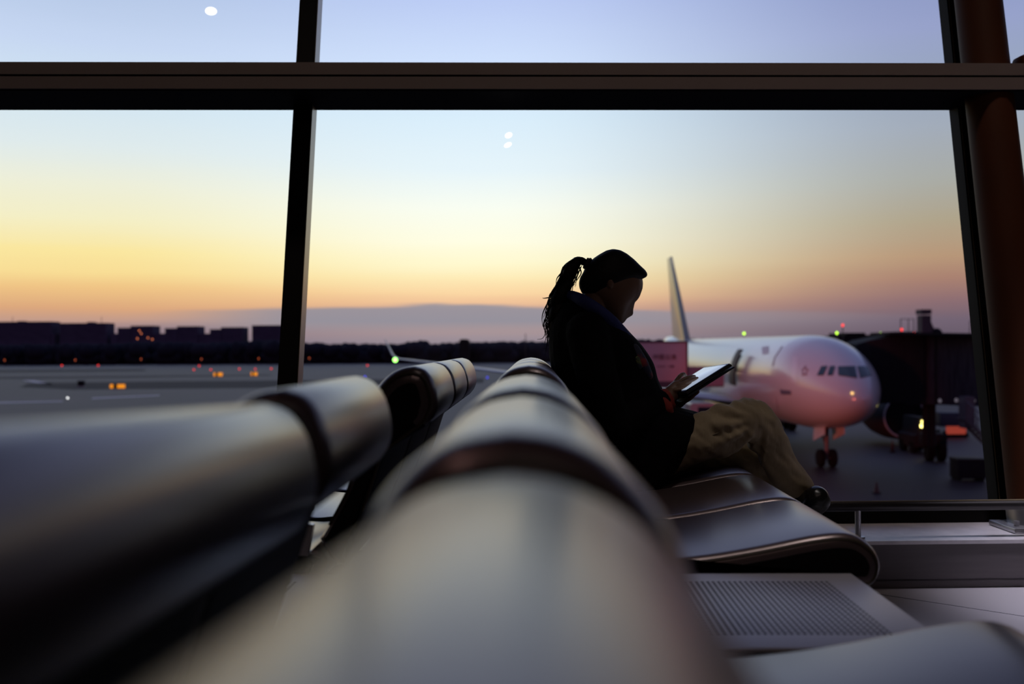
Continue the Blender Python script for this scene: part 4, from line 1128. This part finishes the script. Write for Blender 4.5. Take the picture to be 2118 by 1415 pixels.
for (x_, y_, m_, lab, n_, top) in ((1743,673,L_RED,'red lamp on a thin mast above the airliner nose',1,0),(1731,689,L_GRN,'green lamp left of the red mast lamp',1,0),(1821,690,L_GRN,'green lamp on the roof above the boarding bridge',1,0),(1865,682,L_RED,'red lamp on the left foot of the roof gantry',1,0),(1891,690,L_RED,'orange red lamp right of the roof gantry',1,0),(1539,690,L_GRN,'green lamp seen just above the airliner roof',1,0)):
    Yl = YF - 6; q = P(x_, y_, Yl)
    t = thing('roof_lamp', lab, 'lamp', (q.x, Yl, GZ))
    MB().cyl((q.x, Yl, GZ), (q.x, Yl, q.z - .3), .12, n=6).build('mast', POLE, t)
    MB().ell(q, (.25,.25,.34), seg=12, ring=8).build('lamp', m_, t)
q = P(1087, 690, 420); t = thing('antenna_mast', 'thin antenna mast on the horizon just left of the ponytail', 'mast', (q.x, 420, GZ)); MB().cyl((q.x, 420, GZ), (q.x, 420, q.z), .15, n=6).build('pole', POLE, t); MB().cyl((q.x-1.2, 420, q.z-3), (q.x+1.2, 420, q.z-3), .1, n=6).build('crossbar', POLE, t)
t = thing('tower_block', 'small dark block rising out of the tree belt left of the woman', 'building', P(958, 720, 425)); b = MB(); px_box(b, 950, 970, 703, 424, 5); px_box(b, 953, 966, 701.5, 425, 3); b.build('walls', DARK, t, smooth=False)

# glowing discs on the glass imitate reflections of unseen indoor lamps
for (px_, py_, rx, rz, tilt, lab) in ((436,22.5,13,10,-14,'glowing white oval for a lamp reflection on the upper left window pane'), (1052,279.5,8.5,6.5,32,'upper glowing white disc for a lamp reflection on the large middle pane'), (1050.5,299.5,9,5.5,30,'lower glowing white disc for a lamp reflection on the large middle pane')):
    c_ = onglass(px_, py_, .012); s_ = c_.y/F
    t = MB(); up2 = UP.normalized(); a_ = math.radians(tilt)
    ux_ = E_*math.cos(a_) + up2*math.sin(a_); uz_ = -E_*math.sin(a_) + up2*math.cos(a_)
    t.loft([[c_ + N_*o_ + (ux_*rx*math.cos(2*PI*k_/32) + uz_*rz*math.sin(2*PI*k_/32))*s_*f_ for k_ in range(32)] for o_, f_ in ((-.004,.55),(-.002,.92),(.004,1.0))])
    o = t.build('lamp_glint', lampmat('white glow', (1, 1, 1), 1.15)); tag(o, lab, 'light')

# ------------------------------------------------------------------ lamps
def area(name, loc, target, size, col, power, sy=None):
    ld = bpy.data.lights.new(name, 'AREA'); ld.energy = power; ld.color = col; ld.size = size
    if sy: ld.shape = 'RECTANGLE'; ld.size_y = sy
    o = bpy.data.objects.new(name, ld); COL.objects.link(o); o.location = loc
    o.rotation_euler = (Vector(target) - Vector(loc)).to_track_quat('-Z', 'Y').to_euler(); return o
area('interior_fill', (0.5, -1.5, 5.1), (0.3, 1.0, 0), 3.0, (1.0, .78, .72), 18)  # unseen soft fill added for the dim interior
def spot(name, loc, target, col, power, ang, blend=.5, r=1.0):
    ld = bpy.data.lights.new(name, 'SPOT'); ld.energy = power; ld.color = col; ld.spot_size = math.radians(ang); ld.spot_blend = blend; ld.shadow_soft_size = r
    o = bpy.data.objects.new(name, ld); COL.objects.link(o); o.location = loc
    o.rotation_euler = (Vector(target) - Vector(loc)).to_track_quat('-Z', 'Y').to_euler(); return o
spot('apron_floodlight', (-13, 21, -2.6), (15.2, 62, -3.4), (1.0, .19, .13), 34000, 22, .9, 1.5)
spot('interior_fill', (2.7, 3.5, 5.1), (2.6, 3.75, 0), (.88, .84, 1.0), 950, 26, .8, .15)  # unseen spot added to brighten the floor and plinth top at right
spot('interior_fill', (1.0, 2.2, 5.1), (.78, 2.7, .5), (1.0, .90, .86), 125, 30, .9, .25)  # unseen spot added to lift the table, cushions and lap
spot('interior_fill', (-1.6, .35, 4.6), (-.02, .45, .95), (1.0, .60, .55), 18, 24, .9, .3)  # pinkish spot added to warm the nearest seat backs
wl = area('interior_fill', (0.0, 4.15, 5.1), (0.0, 4.66, 2.25), 11.0, (1.0, .80, .68), 7, .15)  # added strip with a narrow spread, brightens the transom front
wl.data.spread = math.radians(28)
S.cycles.max_bounces = 6; S.cycles.transparent_max_bounces = 12; S.cycles.sample_clamp_indirect = 4.0
S.cycles.caustics_reflective = False; S.cycles.caustics_refractive = False
